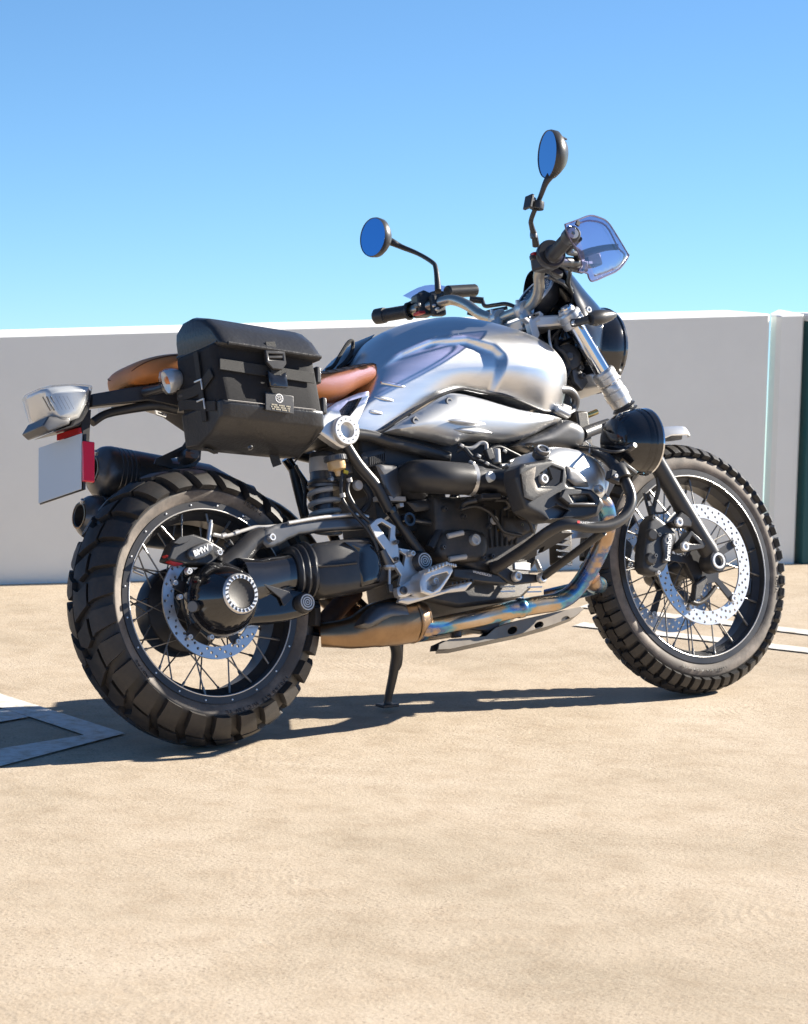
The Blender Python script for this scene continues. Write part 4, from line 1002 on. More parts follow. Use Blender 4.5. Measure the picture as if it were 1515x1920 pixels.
# lower strut of the drive to the link bearing
bm = B_(); pillow(bm, [(0.0161, -0.13, 0.3789), (0.0838, -0.15, 0.3507), (0.1423, -0.15, 0.338), (0.1963, -0.15, 0.3251), (0.2205, -0.15, 0.3001), (0.203, -0.15, 0.2711), (0.128, -0.145, 0.2596), (0.054, -0.135, 0.2596), (0.0129, -0.12, 0.254)], depth=0.05, bulge=0.012, soft=0.02, step=0.006, smooth=2, holes=[]); st_ = put('drive_strut', bm, 'gloss', fd, ang=50)
bm = B_(); pillow(bm, [(0.0784, -0.1655, 0.3486), (0.1504, -0.1655, 0.3253), (0.1584, -0.1655, 0.3121), (0.1299, -0.1655, 0.2925), (0.1229, -0.1655, 0.3121)], depth=0.004); put('strut_recess', bm, 'black', fd, bevel=0.001)
def ringcap(p, r, d, parent, name='bearing_cap', deep=0.03):
    p = V(p); d = V(d).normalized(); bm = B_()
    lathe(bm, [(r*1.12, -deep), (r*1.2, -deep*0.3), (r*1.18, 0), (r*1.06, 0.004), (r, 0.005), (0, 0.005)], p, d, 40); o = put(name, bm, 'plastic', parent, ang=40)
    for k, (r0, r1) in enumerate(((0.96, 0.80), (0.66, 0.50), (0.38, 0.24))):
        bm = B_(); lathe(bm, [(r*r0, 0.0045), (r*r0*0.985, 0.0068), (r*r1*1.02, 0.0068), (r*r1, 0.0045)], p, d, 36, closed=True); put('cap_ring', bm, 'silver', parent)
    bm = B_(); lathe(bm, [(0, 0.0075), (r*0.1, 0.007), (r*0.12, 0.005)], p, d, 12); put('cap_centre', bm, 'silver', parent)
    return o
ringcap((0.1857, -0.175, 0.2962), 0.0195, (0, -1, 0), fd, deep=0.05)
# upper arm and torque link
bm = B_(); tube(bm, [(0.0221, -0.1, 0.392), (0.067, -0.1, 0.4237), (0.1123, -0.1, 0.4558), (0.1497, -0.1, 0.467)], [0.026, 0.022, 0.019, 0.018], seg=14, flat=1.3); put('link_arm', bm, 'black', fd, ang=60)
bm = B_(); pillow(bm, [(0.1264, -0.115, 0.4574), (0.1421, -0.115, 0.4818), (0.2144, -0.115, 0.495), (0.3598, -0.115, 0.4991), (0.4522, -0.115, 0.4926), (0.4485, -0.115, 0.4708), (0.3547, -0.115, 0.4685), (0.2317, -0.115, 0.4626), (0.1712, -0.115, 0.4403), (0.1379, -0.115, 0.4369)], depth=0.02, bulge=0.004, soft=0.008, step=0.006, smooth=2); tl = put('torque_link', bm, 'graphite', bike, ang=45)
bm = B_(); tube(bm, [(0.2015, -0.122, 0.4905), (0.2936, -0.122, 0.4993), (0.3943, -0.122, 0.5028), (0.4322, -0.122, 0.4961)], 0.005, seg=10); put('link_rail', bm, 'alu', tl)
bolt((0.1501, -0.121, 0.459), tl, r=0.010, h=0.008)
# back caliper
cal_o = [(-0.1238, -0.102, 0.4246), (-0.1047, -0.102, 0.4552), (-0.085, -0.102, 0.4732), (-0.0448, -0.102, 0.4798), (-0.0122, -0.102, 0.4677), (0.0286, -0.102, 0.4424), (0.0197, -0.102, 0.4173), (-0.0166, -0.102, 0.4064), (-0.0699, -0.102, 0.4113), (-0.1076, -0.102, 0.4196)]
bm = B_(); pillow(bm, cal_o, depth=0.045); rc_ = put('brake_caliper', bm, 'plastic', bike, bevel=0.005, seg=3, ang=45)
bm = B_(); pillow(bm, [(-0.0727, -0.112, 0.4267), (-0.0718, -0.112, 0.4393), (-0.0581, -0.112, 0.4491), (-0.0248, -0.112, 0.4581), (-0.0068, -0.112, 0.453), (-0.0067, -0.112, 0.4403), (-0.0247, -0.112, 0.4263), (-0.058, -0.112, 0.4175)], depth=0.01, bulge=0.003, soft=0.005, step=0.004, smooth=2); put('caliper_pad', bm, 'graphite', rc_, ang=50)
text('caliper_lettering', 'BMW', 0.0185, (-0.0414, -0.1165, 0.4378), Vector((-0.0195, -0.1165, 0.4465))-Vector((-0.0607, -0.1165, 0.4337)), (0.1, 0, 1), 'white', rc_, bold=0.0006)
bm = B_(); pillow(bm, [(-0.1232, -0.098, 0.4358), (-0.1084, -0.098, 0.4308), (-0.0819, -0.098, 0.4126), (-0.0919, -0.098, 0.411), (-0.1149, -0.098, 0.4198)], depth=0.02); put('caliper_clip', bm, 'redpaint', rc_)
for q in ((0.0057, -0.112, 0.4312), (-0.0767, -0.105, 0.3944)): bolt(q, rc_, r=0.008, h=0.01)
bm = B_(); pillow(bm, [(-0.1075, -0.108, 0.4606), (-0.086, -0.108, 0.4743), (-0.049, -0.108, 0.4769), (-0.0685, -0.108, 0.4609), (-0.0911, -0.108, 0.4565)], depth=0.004); put('caliper_rib', bm, 'plastic', rc_, bevel=0.001)
bm = B_(); cyl(bm, (-0.0069, -0.095, 0.4581), (0.0077, -0.095, 0.5043), 0.0055); cyl(bm, (0.0057, -0.095, 0.498), (0.0096, -0.095, 0.5106), 0.0035); put('bleed_nipple', bm, 'alu', rc_)
bm = B_(); tube(bm, [(0.0076, -0.1, 0.4757), (0.0393, -0.1, 0.4712), (0.0859, -0.1, 0.4807), (0.1224, -0.1, 0.4877), (0.1547, -0.105, 0.4866), (0.2394, -0.11, 0.4898), (0.3323, -0.11, 0.4986)], 0.0045, seg=10); put('brake_hose', bm, 'gunmetal', bike)
for q in ((0.0345, -0.1, 0.4723), (0.0704, -0.1, 0.4779)):
    bm = B_(); lathe(bm, [(0.0062, -0.006), (0.0062, 0.006)], q, (0.9, 0, 0.2), 12); put('hose_ferrule', bm, 'alu', rc_)
bm = B_(); lathe(bm, [(0, 0.0), (0.008, 0.0), (0.009, 0.004), (0.006, 0.008), (0.009, 0.012), (0.009, 0.018), (0, 0.02)], (0.042, -0.09, 0.4481), (0.6, -0.6, 0.4), 18); put('slider_boot', bm, 'plastic', rc_)

# ---------------- shock absorber
s0, s1 = Vector((0.3902, -0.03, 0.6687)), Vector((0.3696, -0.03, 0.4869)); sd_ = (s1-s0); sL = sd_.length
bm = B_(); lathe(bm, [(0, 0), (0.030, 0), (0.032, 0.004), (0.032, 0.066), (0.038, 0.068), (0.039, 0.073), (0.036, 0.077), (0.039, 0.080), (0.038, 0.086), (0.022, 0.088), (0.022, sL*0.98), (0, sL*0.98)], s0, sd_, 32)
sh = put('shock_absorber', bm, 'graphite', bike, ang=35)
d_, x_, y_ = axis_frame(sd_)
hel = []
for k in range(97):
    a = 2*math.pi*k/24; hel.append(s0 + d_*(0.092 + 0.0265*k/24) + x_*(0.034*math.cos(a)) + y_*(0.034*math.sin(a)))
bm = B_(); tube(bm, hel, 0.0068, seg=10, n=1); put('spring', bm, 'gunmetal', sh, ang=60)
bm = B_(); lathe(bm, [(0.0325, 0.012), (0.0332, 0.014), (0.0332, 0.045), (0.0325, 0.047)], s0, sd_, 28); put('shock_label', bm, 'gunmetal', sh)
bm = B_(); lathe(bm, [(0, 0), (0.005, 0.001), (0.006, 0.012), (0, 0.014)], (0.3717, -0.07, 0.598), (0, -1, 0), 12); put('adjuster', bm, 'steel', sh)
# brake fluid cup and hoses
cup = Vector((0.3586, -0.125, 0.646)); cz = Vector((0.03, 0, -1))
bm = B_(); lathe(bm, [(0, 0), (0.025, 0), (0.027, 0.002), (0.027, 0.013), (0.025, 0.015), (0, 0.015)], cup, cz, 28); cp = put('fluid_cup_lid', bm, 'graphite', bike)
for k in range(28):
    a = 2*math.pi*k/28; bm = B_(); box(bm, cup + Vector((0.0272*math.cos(a), 0.0272*math.sin(a), -0.0075)), (0.002, 0.003, 0.011), Matrix.Rotation(a, 3, 'Z')); put('lid_rib', bm, 'graphite', cp)
bm = B_(); lathe(bm, [(0, 0.015), (0.0225, 0.015), (0.023, 0.026), (0.021, 0.034), (0.008, 0.038), (0.006, 0.05), (0, 0.05)], cup, cz, 24); put('fluid_cup', bm, 'fluid', cp)
bm = B_(); box(bm, (0.394, -0.12, 0.6168), (0.02, 0.012, 0.028)); put('cup_bracket', bm, 'graphite', cp, bevel=0.002)
bm = B_(); box(bm, (0.3817, -0.127, 0.6051), (0.012, 0.004, 0.008), ry(20)); put('tie_tag', bm, 'yellow', cp)
bm = B_(); tube(bm, [(0.3678, -0.13, 0.6004), (0.3594, -0.13, 0.561), (0.3586, -0.135, 0.5327), (0.3823, -0.14, 0.4973), (0.3998, -0.15, 0.4674), (0.4162, -0.155, 0.4323), (0.4216, -0.155, 0.4093)], 0.0045, seg=10); put('brake_hose', bm, 'plastic', bike)
bm = B_(); tube(bm, [(0.387, -0.135, 0.5927), (0.3739, -0.135, 0.5626), (0.3774, -0.14, 0.5341), (0.3944, -0.145, 0.502), (0.4147, -0.15, 0.4789)], 0.0050, seg=10); put('brake_hose', bm, 'plastic', bike)
for q in ((0.3822, -0.137, 0.5833), (0.3561, -0.137, 0.5476)):
    bm = B_(); lathe(bm, [(0.0066, -0.005), (0.0066, 0.005)], q, (0.1, 0, -1), 12); put('hose_ferrule', bm, 'gunmetal', cp)
bm = B_(); lathe(bm, [(0, 0.006), (0.011, 0.006), (0.0128, 0.003), (0.0128, -0.004), (0, -0.004)], (0.4163, -0.12, 0.5731), (0, -1, 0), 28); put('seal_cap', bm, 'gunmetal', bike)

# ---------------- frame tubes
def pipe(name, pts, r, material='black', parent=bike, steer=False, n=6, seg=14):
    bm = B_(); tube(bm, pts, r, seg=seg, n=n); return put(name, bm, material, parent, steer, ang=60)
pipe('frame_tube', [(0.3832, -0.14, 0.6683), (0.4137, -0.14, 0.6184), (0.4567, -0.14, 0.5648), (0.484, -0.14, 0.5054)], 0.0135, 'black')
pipe('frame_tube', [(0.4877, -0.14, 0.5053), (0.5167, -0.145, 0.4539), (0.5522, -0.15, 0.396)], 0.0125, 'black')
bm = B_(); lathe(bm, [(0.015, -0.006), (0.0155, 0.0), (0.015, 0.006)], (0.4899, -0.14, 0.5067), (0.5, 0, -1), 20); put('frame_collar', bm, 'gloss', bike)
pipe('frame_tube', [(0.4116, -0.13, 0.6973), (0.4697, -0.13, 0.6883), (0.5233, -0.135, 0.6704), (0.5964, -0.14, 0.6519), (0.6741, -0.14, 0.6326), (0.6759, -0.14, 0.6299)], 0.0145, 'black')
pipe('frame_tube', [(0.6957, -0.13, 0.5364), (0.662, -0.14, 0.4982), (0.6144, -0.15, 0.4456), (0.5808, -0.15, 0.4069)], 0.0125, 'black')
for s in (1,):
    pipe('frame_tube', [(0.40, s*0.14, 0.69), (0.48, s*0.14, 0.56), (0.555, s*0.15, 0.39)], 0.013, 'gloss')
    pipe('frame_tube', [(0.42, s*0.13, 0.70), (0.60, s*0.135, 0.66), (0.80, s*0.14, 0.62)], 0.0145, 'black')
pipe('frame_tube', [(0.3897, 0.1, 0.6568), (0.3977, 0.1, 0.5904), (0.4067, 0.1, 0.5303)], 0.012, 'black')
pipe('wire_loom', [(0.364, 0.05, 0.6572), (0.3819, 0.05, 0.6066), (0.3767, 0.05, 0.5631), (0.373, 0.05, 0.5289)], 0.004, 'plastic')
pipe('axle_spacer', [(0.5215, -0.15, 0.4805), (0.6405, -0.13, 0.466)], 0.0058, 'graphite', n=1)
bm = B_(); lathe(bm, [(0.010, 0.0), (0.011, 0.014), (0.0165, 0.014), (0.0165, -0.006), (0.010, -0.006)], (0.5193, -0.155, 0.4782), (0, -1, 0), 28, closed=True); put('pivot_bush', bm, 'gloss', bike)
bm = B_(); lathe(bm, [(0, 0.004), (0.010, 0.004)], (0.5193, -0.155, 0.4782), (0, -1, 0), 20); put('bush_bore', bm, 'black', bike)
# subframe underside, airbox and electrics: dark blocks between the frame rails
def block(name, rings, material='plastic', bevel=0.006, parent=bike, ang=45, steer=False):
    bm = B_(); loft(bm, rings); return put(name, bm, material, parent, steer, bevel=bevel, ang=ang)
def brect(x, y0, y1, z0, z1): return [(x, y0, z0), (x, y1, z0), (x, y1, z1), (x, y0, z1)]
block('undertray', [brect(0.0, -0.06, 0.06, 0.79, 0.83), brect(0.14, -0.10, 0.10, 0.72, 0.80), brect(0.36, -0.12, 0.12, 0.685, 0.775), brect(0.46, -0.10, 0.10, 0.70, 0.78)], 'plastic')
block('airbox', [brect(0.46, -0.09, 0.10, 0.60, 0.70), brect(0.52, -0.115, 0.12, 0.54, 0.715), brect(0.72, -0.12, 0.12, 0.56, 0.74), brect(0.98, -0.12, 0.12, 0.64, 0.75)], 'plastic')
block('battery_case', [brect(0.50, -0.07, 0.09, 0.45, 0.58), brect(0.70, -0.09, 0.09, 0.47, 0.60)], 'cast')
bm = B_(); pillow(bm, [(0.4364, -0.122, 0.6459), (0.4467, -0.122, 0.6518), (0.5065, -0.122, 0.6611), (0.5106, -0.122, 0.6408), (0.5058, -0.122, 0.6238), (0.448, -0.122, 0.6148)], depth=0.01, bulge=0.003, soft=0.006); put('side_panel', bm, 'plastic', bike, ang=45)
bm = B_(); pillow(bm, [(0.4727, -0.125, 0.619), (0.4847, -0.125, 0.623), (0.5333, -0.125, 0.6203), (0.5463, -0.125, 0.5925), (0.5366, -0.125, 0.5401), (0.5063, -0.125, 0.5289), (0.4904, -0.125, 0.5572), (0.4817, -0.125, 0.5946)], depth=0.05, bulge=0.006, soft=0.01); rg = put('relay_box', bm, 'gunmetal', bike, ang=30)
rg.data.materials.clear(); rg.data.materials.append(M['graphite'])
bm = B_(); box(bm, (0.5036, -0.12, 0.5361), (0.085, 0.02, 0.012), ry(3)); put('wire_clip', bm, 'gunmetal', bike, bevel=0.002)
bm = B_(); box(bm, (0.531, -0.12, 0.5195), (0.012, 0.02, 0.01)); put('wire_clip', bm, 'alu', bike, bevel=0.001)
pipe('wire_loom', [(0.4567, -0.09, 0.5774), (0.4638, -0.1, 0.5506), (0.457, -0.1, 0.5323), (0.4309, -0.1, 0.5102)], 0.008, 'plastic')
bm = B_(); pillow(bm, [(0.5439, -0.13, 0.5265), (0.6367, -0.135, 0.5314), (0.6461, -0.135, 0.5185), (0.6204, -0.135, 0.5039), (0.5661, -0.13, 0.5008)], depth=0.03, bulge=0.006, soft=0.01); put('airbox_foot', bm, 'plastic', bike)

# ---------------- peg bracket, pegs, pedal
up_ = [(0.4074, -0.16, 0.4708), (0.4289, -0.16, 0.4842), (0.4423, -0.16, 0.4867), (0.4814, -0.16, 0.4645), (0.4759, -0.162, 0.4405), (0.4803, -0.162, 0.4098), (0.4744, -0.162, 0.3796), (0.4593, -0.162, 0.3767), (0.4374, -0.162, 0.4119), (0.4168, -0.162, 0.4432)]
uh = [(0.4283, -0.16, 0.4699), (0.4422, -0.16, 0.4754), (0.4666, -0.16, 0.4612), (0.4565, -0.16, 0.428)]
bm = B_(); pillow(bm, up_, depth=0.010, holes=[uh]); pb_ = put('peg_bracket', bm, 'alu', bike, bevel=0.0015)
lo_ = [(0.483, -0.158, 0.4128), (0.5233, -0.158, 0.4047), (0.5382, -0.158, 0.3923), (0.542, -0.158, 0.3491), (0.5004, -0.158, 0.3269), (0.4801, -0.158, 0.3068), (0.4702, -0.158, 0.3256), (0.4794, -0.158, 0.3464), (0.4619, -0.158, 0.3748), (0.4773, -0.158, 0.3801)]
lh = [(0.483, -0.158, 0.4042), (0.5008, -0.158, 0.3941), (0.4905, -0.158, 0.3672), (0.4799, -0.158, 0.386)]
bm = B_(); pillow(bm, lo_, depth=0.012, holes=[lh]); put('bracket_plate', bm, 'alu', pb_, bevel=0.0015)
for q in ((0.4708, -0.168, 0.4251), (0.4638, -0.168, 0.3846)): bolt(q, pb_, r=0.0055, h=0.005, material='graphite')
bolt((0.511, -0.165, 0.3955), pb_, r=0.0075, h=0.01)
ringcap((0.5399, -0.172, 0.3745), 0.0205, (0, -1, 0), pb_, deep=0.03)
ms0, ms1 = (0.433, -0.158, 0.4128), (0.4484, -0.158, 0.3724)
pipe('master_cylinder', [(0.4402, -0.15, 0.4107), (0.4538, -0.15, 0.3704)], [0.012, 0.013], 'graphite', n=1)
bm = B_(); lathe(bm, [(0, 0), (0.010, 0), (0.016, 0.004), (0.016, 0.009), (0.010, 0.013), (0, 0.013)], (0.4546, -0.15, 0.375), Vector((0.4507, -0.15, 0.3523))-Vector((0.4546, -0.15, 0.375)), 24); put('cylinder_collar', bm, 'alu', pb_)
pipe('push_rod', [(0.4533, -0.15, 0.3674), (0.444, -0.15, 0.3132)], 0.0035, 'alu', n=1)
bm = B_(); box(bm, (0.4466, -0.15, 0.3176), (0.012, 0.012, 0.020)); put('rod_clevis', bm, 'graphite', pb_, bevel=0.002)
# foot peg: open cast loop with a toothed tread
pg = [(0.4879, -0.215, 0.3216), (0.4984, -0.215, 0.3391), (0.5109, -0.215, 0.3461), (0.5541, -0.215, 0.3559), (0.5879, -0.215, 0.3541), (0.5914, -0.215, 0.3417), (0.5747, -0.215, 0.3228), (0.5432, -0.215, 0.2941), (0.5118, -0.215, 0.2869), (0.4872, -0.215, 0.2959)]
pgh = [(0.5064, -0.215, 0.3205), (0.5234, -0.215, 0.3317), (0.5702, -0.215, 0.3398), (0.5749, -0.215, 0.3344), (0.5416, -0.215, 0.3064), (0.5208, -0.215, 0.2954), (0.5051, -0.215, 0.3024)]
bm = B_(); pillow(bm, pg, depth=0.045, bulge=0.002, soft=0.006, step=0.006, holes=[pgh]); peg = put('foot_peg', bm, 'alu', bike, bevel=0.002, ang=40)
bm = B_(); pillow(bm, pgh, depth=0.004); o = put('peg_web', bm, 'alu', peg); o.location.y = 0.03
bolt((0.5498, -0.19, 0.3227), peg, r=0.010, h=0.008)
for k in range(6):
    t = k/5; q = Vector((0.5063, -0.213, 0.3436)).lerp(Vector((0.5616, -0.213, 0.358)), t)
    bm = B_(); box(bm, q, (0.006, 0.04, 0.010), ry(15)); put('peg_tooth', bm, 'alu', peg, bevel=0.0015)
for k in range(5):
    t = k/4; q = Vector((0.5755, -0.2, 0.3603)).lerp(Vector((0.6011, -0.2, 0.3544)), t)
    bm = B_(); box(bm, q, (0.005, 0.03, 0.008), ry(-10)); put('peg_tooth', bm, 'alu', peg, bevel=0.0015)
bm = B_(); pillow(bm, [(0.4524, -0.17, 0.3156), (0.4761, -0.17, 0.3234), (0.5207, -0.17, 0.3422), (0.5303, -0.17, 0.3325), (0.5186, -0.17, 0.3087), (0.4746, -0.17, 0.2931), (0.4528, -0.17, 0.2959)], depth=0.016, bulge=0.003, soft=0.006, step=0.006, smooth=2, holes=[[(0.487, -0.17, 0.3212), (0.5069, -0.17, 0.3277), (0.5111, -0.17, 0.3198), (0.4912, -0.17, 0.3134)]]); pd = put('brake_pedal', bm, 'alu', bike, ang=45)
bolt((0.4669, -0.175, 0.3079), pd, r=0.010, h=0.004, material='graphite')
bm = B_(); pillow(bm, [(0.4633, -0.165, 0.293), (0.5203, -0.17, 0.2964), (0.5704, -0.18, 0.3011), (0.6502, -0.2, 0.3179), (0.6549, -0.2, 0.3115), (0.6344, -0.2, 0.2942), (0.5882, -0.18, 0.2939), (0.5371, -0.17, 0.2848), (0.4827, -0.165, 0.2751), (0.4578, -0.165, 0.2827)], depth=0.012, bulge=0.003, soft=0.006, step=0.006); put('pedal_arm', bm, 'alu', pd, bevel=0.001, ang=45)
for k in range(6):
    t = k/5; q = Vector((0.5823, -0.202, 0.3107)).lerp(Vector((0.6446, -0.202, 0.3164)), t)
    bm = B_(); box(bm, q, (0.004, 0.03, 0.006), ry(10)); put('pedal_tooth', bm, 'black', pd)

# ---------------- intake
pipe('intake_elbow', [(0.6006, -0.1, 0.5517), (0.5754, -0.115, 0.5685), (0.5672, -0.14, 0.5827), (0.5733, -0.18, 0.5779), (0.6105, -0.2, 0.5697), (0.6597, -0.205, 0.5647), (0.6922, -0.205, 0.5623)], [0.036, 0.038, 0.040, 0.040, 0.040, 0.039, 0.038], 'plastic', seg=24)
for k, q in enumerate(((0.5887, -0.105, 0.5481), (0.5775, -0.11, 0.5601), (0.5698, -0.118, 0.5713), (0.5649, -0.127, 0.5806))):
    nx = [(0.3, -0.3, -0.9), (0.1, -0.45, -0.8), (-0.1, -0.6, -0.6), (-0.3, -0.8, -0.3)][k]
    bm = B_(); lathe(bm, [(0.041, -0.003), (0.044, -0.001), (0.044, 0.001), (0.041, 0.003)], q, nx, 28, closed=True); put('elbow_rib', bm, 'plastic', bike)
ia, ib = Vector((0.6918, -0.205, 0.5619)), Vector((0.7901, -0.225, 0.5468)); idr = (ib-ia)
bm = B_(); lathe(bm, [(0.034, -0.01), (0.034, idr.length*0.25), (0.030, idr.length*0.35), (0.030, idr.length*0.8), (0.034, idr.length*0.9), (0.034, idr.length+0.05)], ia, idr, 30); tb = put('throttle_body', bm, 'plastic', bike, ang=45)
for q, k in ((ia, 0.0), (ib, 0.0)):
    bm = B_(); lathe(bm, [(0.0385, -0.006), (0.0400, -0.0055), (0.0400, 0.0055), (0.0385, 0.006)], q, idr, 36, closed=True); put('hose_clamp', bm, 'alu', tb)
    bm = B_(); cyl(bm, Vector(q)+Vector((0, -0.02, 0.034)), Vector(q)+Vector((0, -0.005, 0.042)), 0.005, seg=10); put('clamp_screw', bm, 'alu', tb)
bm = B_(); lathe(bm, [(0, 0.010), (0.011, 0.010), (0.0125, 0.007), (0.0125, -0.01), (0, -0.01)], (0.7196, -0.242, 0.5594), (0.1, -1, 0.2), 24); put('throttle_cap', bm, 'plate', tb)
bm = B_(); box(bm, (0.7199, -0.225, 0.5136), (0.060, 0.03, 0.014)); put('sensor_block', bm, 'plastic', tb, bevel=0.003)
pipe('sensor_lead', [(0.743, -0.22, 0.5064), (0.7749, -0.22, 0.5051), (0.7918, -0.21, 0.4917), (0.7825, -0.2, 0.4866)], 0.005, 'plastic')
pipe('sensor_lead', [(0.6671, -0.18, 0.4949), (0.6674, -0.2, 0.5057), (0.6888, -0.22, 0.5084)], 0.006, 'plastic')
# injector, cables and plugs above the throttle body
pipe('fuel_hose', [(0.6866, -0.17, 0.6383), (0.7026, -0.18, 0.6432), (0.718, -0.19, 0.6188), (0.7393, -0.195, 0.6062), (0.7606, -0.2, 0.5936), (0.7911, -0.21, 0.576)], 0.0055, 'plastic')
pipe('fuel_hose', [(0.6953, -0.17, 0.649), (0.7253, -0.18, 0.6426), (0.7509, -0.185, 0.6537), (0.7649, -0.19, 0.6505), (0.7638, -0.19, 0.6322)], 0.0048, 'gunmetal')
pipe('fuel_hose', [(0.7403, -0.17, 0.6074), (0.777, -0.17, 0.6321), (0.8165, -0.17, 0.6459), (0.8515, -0.17, 0.6338), (0.8861, -0.17, 0.618)], 0.005, 'plastic')
pipe('throttle_cable', [(0.8386, -0.18, 0.6062), (0.8861, -0.17, 0.618), (0.9431, -0.15, 0.6353)], 0.004, 'alu')
bm = B_(); box(bm, (0.7654, -0.195, 0.6238), (0.020, 0.016, 0.028), ry(-15)); put('injector', bm, 'plastic', tb, bevel=0.002)
bm = B_(); cyl(bm, (0.7947, -0.19, 0.6369), (0.7906, -0.19, 0.602), 0.010); put('injector', bm, 'gunmetal', tb)
bm = B_(); cyl(bm, (0.8008, -0.19, 0.5943), (0.8288, -0.19, 0.5953), 0.006); put('injector', bm, 'alu', tb)
for q in ((0.6945, -0.18, 0.6489), (0.7262, -0.2, 0.6184), (0.7439, -0.205, 0.5986), (0.8229, -0.2, 0.5935), (0.833, -0.17, 0.6343)):
    bm = B_(); box(bm, q, (0.014, 0.012, 0.010), ry(30)); put('connector', bm, 'graphite', tb, bevel=0.002)

# ---------------- engine
eng = [(0.6106, -0.15, 0.5316), (0.6873, -0.155, 0.5278), (0.8031, -0.16, 0.5299), (0.904, -0.16, 0.5188), (0.9225, -0.16, 0.466), (0.8928, -0.16, 0.4079), (0.8106, -0.16, 0.3678), (0.7713, -0.155, 0.3341), (0.7069, -0.15, 0.3366), (0.6489, -0.15, 0.3669), (0.5943, -0.15, 0.3877)]
bm = B_(); pillow(bm, eng, depth=0.31, bulge=0.012, soft=0.02, step=0.012); en = put('engine_case', bm, 'cast', bike, ang=45)
block('sump', [brect(0.56, -0.11, 0.11, 0.29, 0.36), brect(0.66, -0.13, 0.13, 0.262, 0.36), brect(0.86, -0.12, 0.13, 0.27, 0.40), brect(0.92, -0.10, 0.11, 0.30, 0.42)], 'cast', 0.01)
block('front_cover', [brect(0.92, -0.10, 0.10, 0.34, 0.62), brect(0.965, -0.07, 0.09, 0.36, 0.60), brect(0.985, -0.05, 0.07, 0.38, 0.58)], 'cast', 0.012)
gb = [(0.5945, -0.165, 0.414), (0.6222, -0.168, 0.4446), (0.6749, -0.17, 0.4455), (0.7148, -0.17, 0.4401), (0.7394, -0.17, 0.4244), (0.7315, -0.17, 0.3811), (0.6967, -0.17, 0.3647), (0.6312, -0.168, 0.3684), (0.5917, -0.165, 0.3853)]
bm = B_(); pillow(bm, gb, depth=0.03, bulge=0.010, soft=0.02, step=0.007, smooth=2); put('gearbox_cover', bm, 'cast', en, ang=50)
bm = B_(); lathe(bm, [(0, 0.004), (0.007, 0.004), (0.0085, 0.009), (0.013, 0.009), (0.014, 0.007), (0.014, -0.004), (0, -0.004)], (0.6933, -0.182, 0.4172), (0, -1, 0), 28); put('filler_plug', bm, 'alu', en)
for a_, b_ in (((0.6152, -0.18, 0.4302), (0.6571, -0.19, 0.4356)), ((0.6098, -0.18, 0.3747), (0.6557, -0.19, 0.3772))):
    bm = B_(); cyl(bm, a_, b_, 0.0065); put('case_stud', bm, 'gunmetal', en)
for q in ((0.7681, -0.172, 0.4648), (0.8532, -0.172, 0.4483), (0.7824, -0.172, 0.4422), (0.8465, -0.172, 0.5132)): bolt(q, en, r=0.005, h=0.005, material='brass')
bm = B_(); pillow(bm, [(0.7927, -0.172, 0.473), (0.8845, -0.172, 0.4654), (0.8977, -0.172, 0.4352), (0.8089, -0.172, 0.4098), (0.7854, -0.172, 0.4329)], depth=0.02, bulge=0.005, soft=0.01); put('starter_cover', bm, 'cast', en)
# right cylinder: finned barrel and head
cy_c = Vector((0.8658, -0.3, 0.516))
for k in range(7):
    y = -0.175-0.017*k; bm = B_()
    n_ = 28; rg_ = []
    for dy in (0.0, 0.005):
        rg_.append([(cy_c.x+0.035-0.02*k/7 + 0.078*abs(math.cos(a))**0.6*(1 if math.cos(a) >= 0 else -1), y-dy, cy_c.z+0.012 + 0.070*abs(math.sin(a))**0.6*(1 if math.sin(a) >= 0 else -1)) for a in [2*math.pi*j/n_ for j in range(n_)]])
    loft(bm, rg_); put('cylinder_fin', bm, 'cast', en, bevel=0.001)
bm = B_(); lathe(bm, [(0, 0), (0.056, 0), (0.056, 0.14), (0, 0.14)], (cy_c.x+0.02, -0.16, cy_c.z+0.01), (0, -1, 0), 32); put('cylinder_barrel', bm, 'cast', en)
lc = Vector((cy_c.x+0.06, 0, cy_c.z))
bm = B_(); lathe(bm, [(0, 0), (0.06, 0), (0.06, 0.13), (0.07, 0.14), (0.07, 0.20), (0.05, 0.22), (0, 0.22)], (lc.x, 0.15, lc.z), (0, 1, 0), 32); put('cylinder_barrel', bm, 'cast', en)
hd = [(0.7738, -0.325, 0.5759), (0.7939, -0.325, 0.5977), (0.8211, -0.325, 0.6079), (0.8637, -0.325, 0.6126), (0.9277, -0.325, 0.605), (0.9703, -0.325, 0.5811), (0.994, -0.325, 0.5435), (0.9987, -0.325, 0.5066), (0.9836, -0.325, 0.4777), (0.8999, -0.325, 0.4591), (0.8064, -0.325, 0.4556), (0.774, -0.325, 0.4785), (0.7645, -0.325, 0.5257)]
bm = B_(); pillow(bm, hd, depth=0.075, bulge=0.036, soft=0.05, step=0.008, smooth=3); hc = put('cylinder_head', bm, 'satin', bike, ang=55)
bm = B_(); pillow(bm, [(0.9748, -0.27, 0.6141), (1.0412, -0.27, 0.5862), (1.0678, -0.27, 0.5369), (1.0596, -0.27, 0.5074), (1.0424, -0.27, 0.4931), (1.0286, -0.27, 0.5457), (0.9983, -0.27, 0.5875)], depth=0.04, bulge=0.012, soft=0.02, step=0.007, smooth=2); put('head_cowl', bm, 'satin', hc, ang=55)
oc = Vector((0.8006, -0.352, 0.5943))
bm = B_(); lathe(bm, [(0, 0.012), (0.007, 0.012), (0.008, 0.009), (0.010, 0.009), (0.011, 0.013), (0.0165, 0.013), (0.018, 0.010), (0.018, 0.004), (0.021, 0.003), (0.021, -0.012), (0, -0.012)], oc, (-0.05, -0.72, 0.68), 30); put('oil_cap', bm, 'graphite', hc, ang=30)
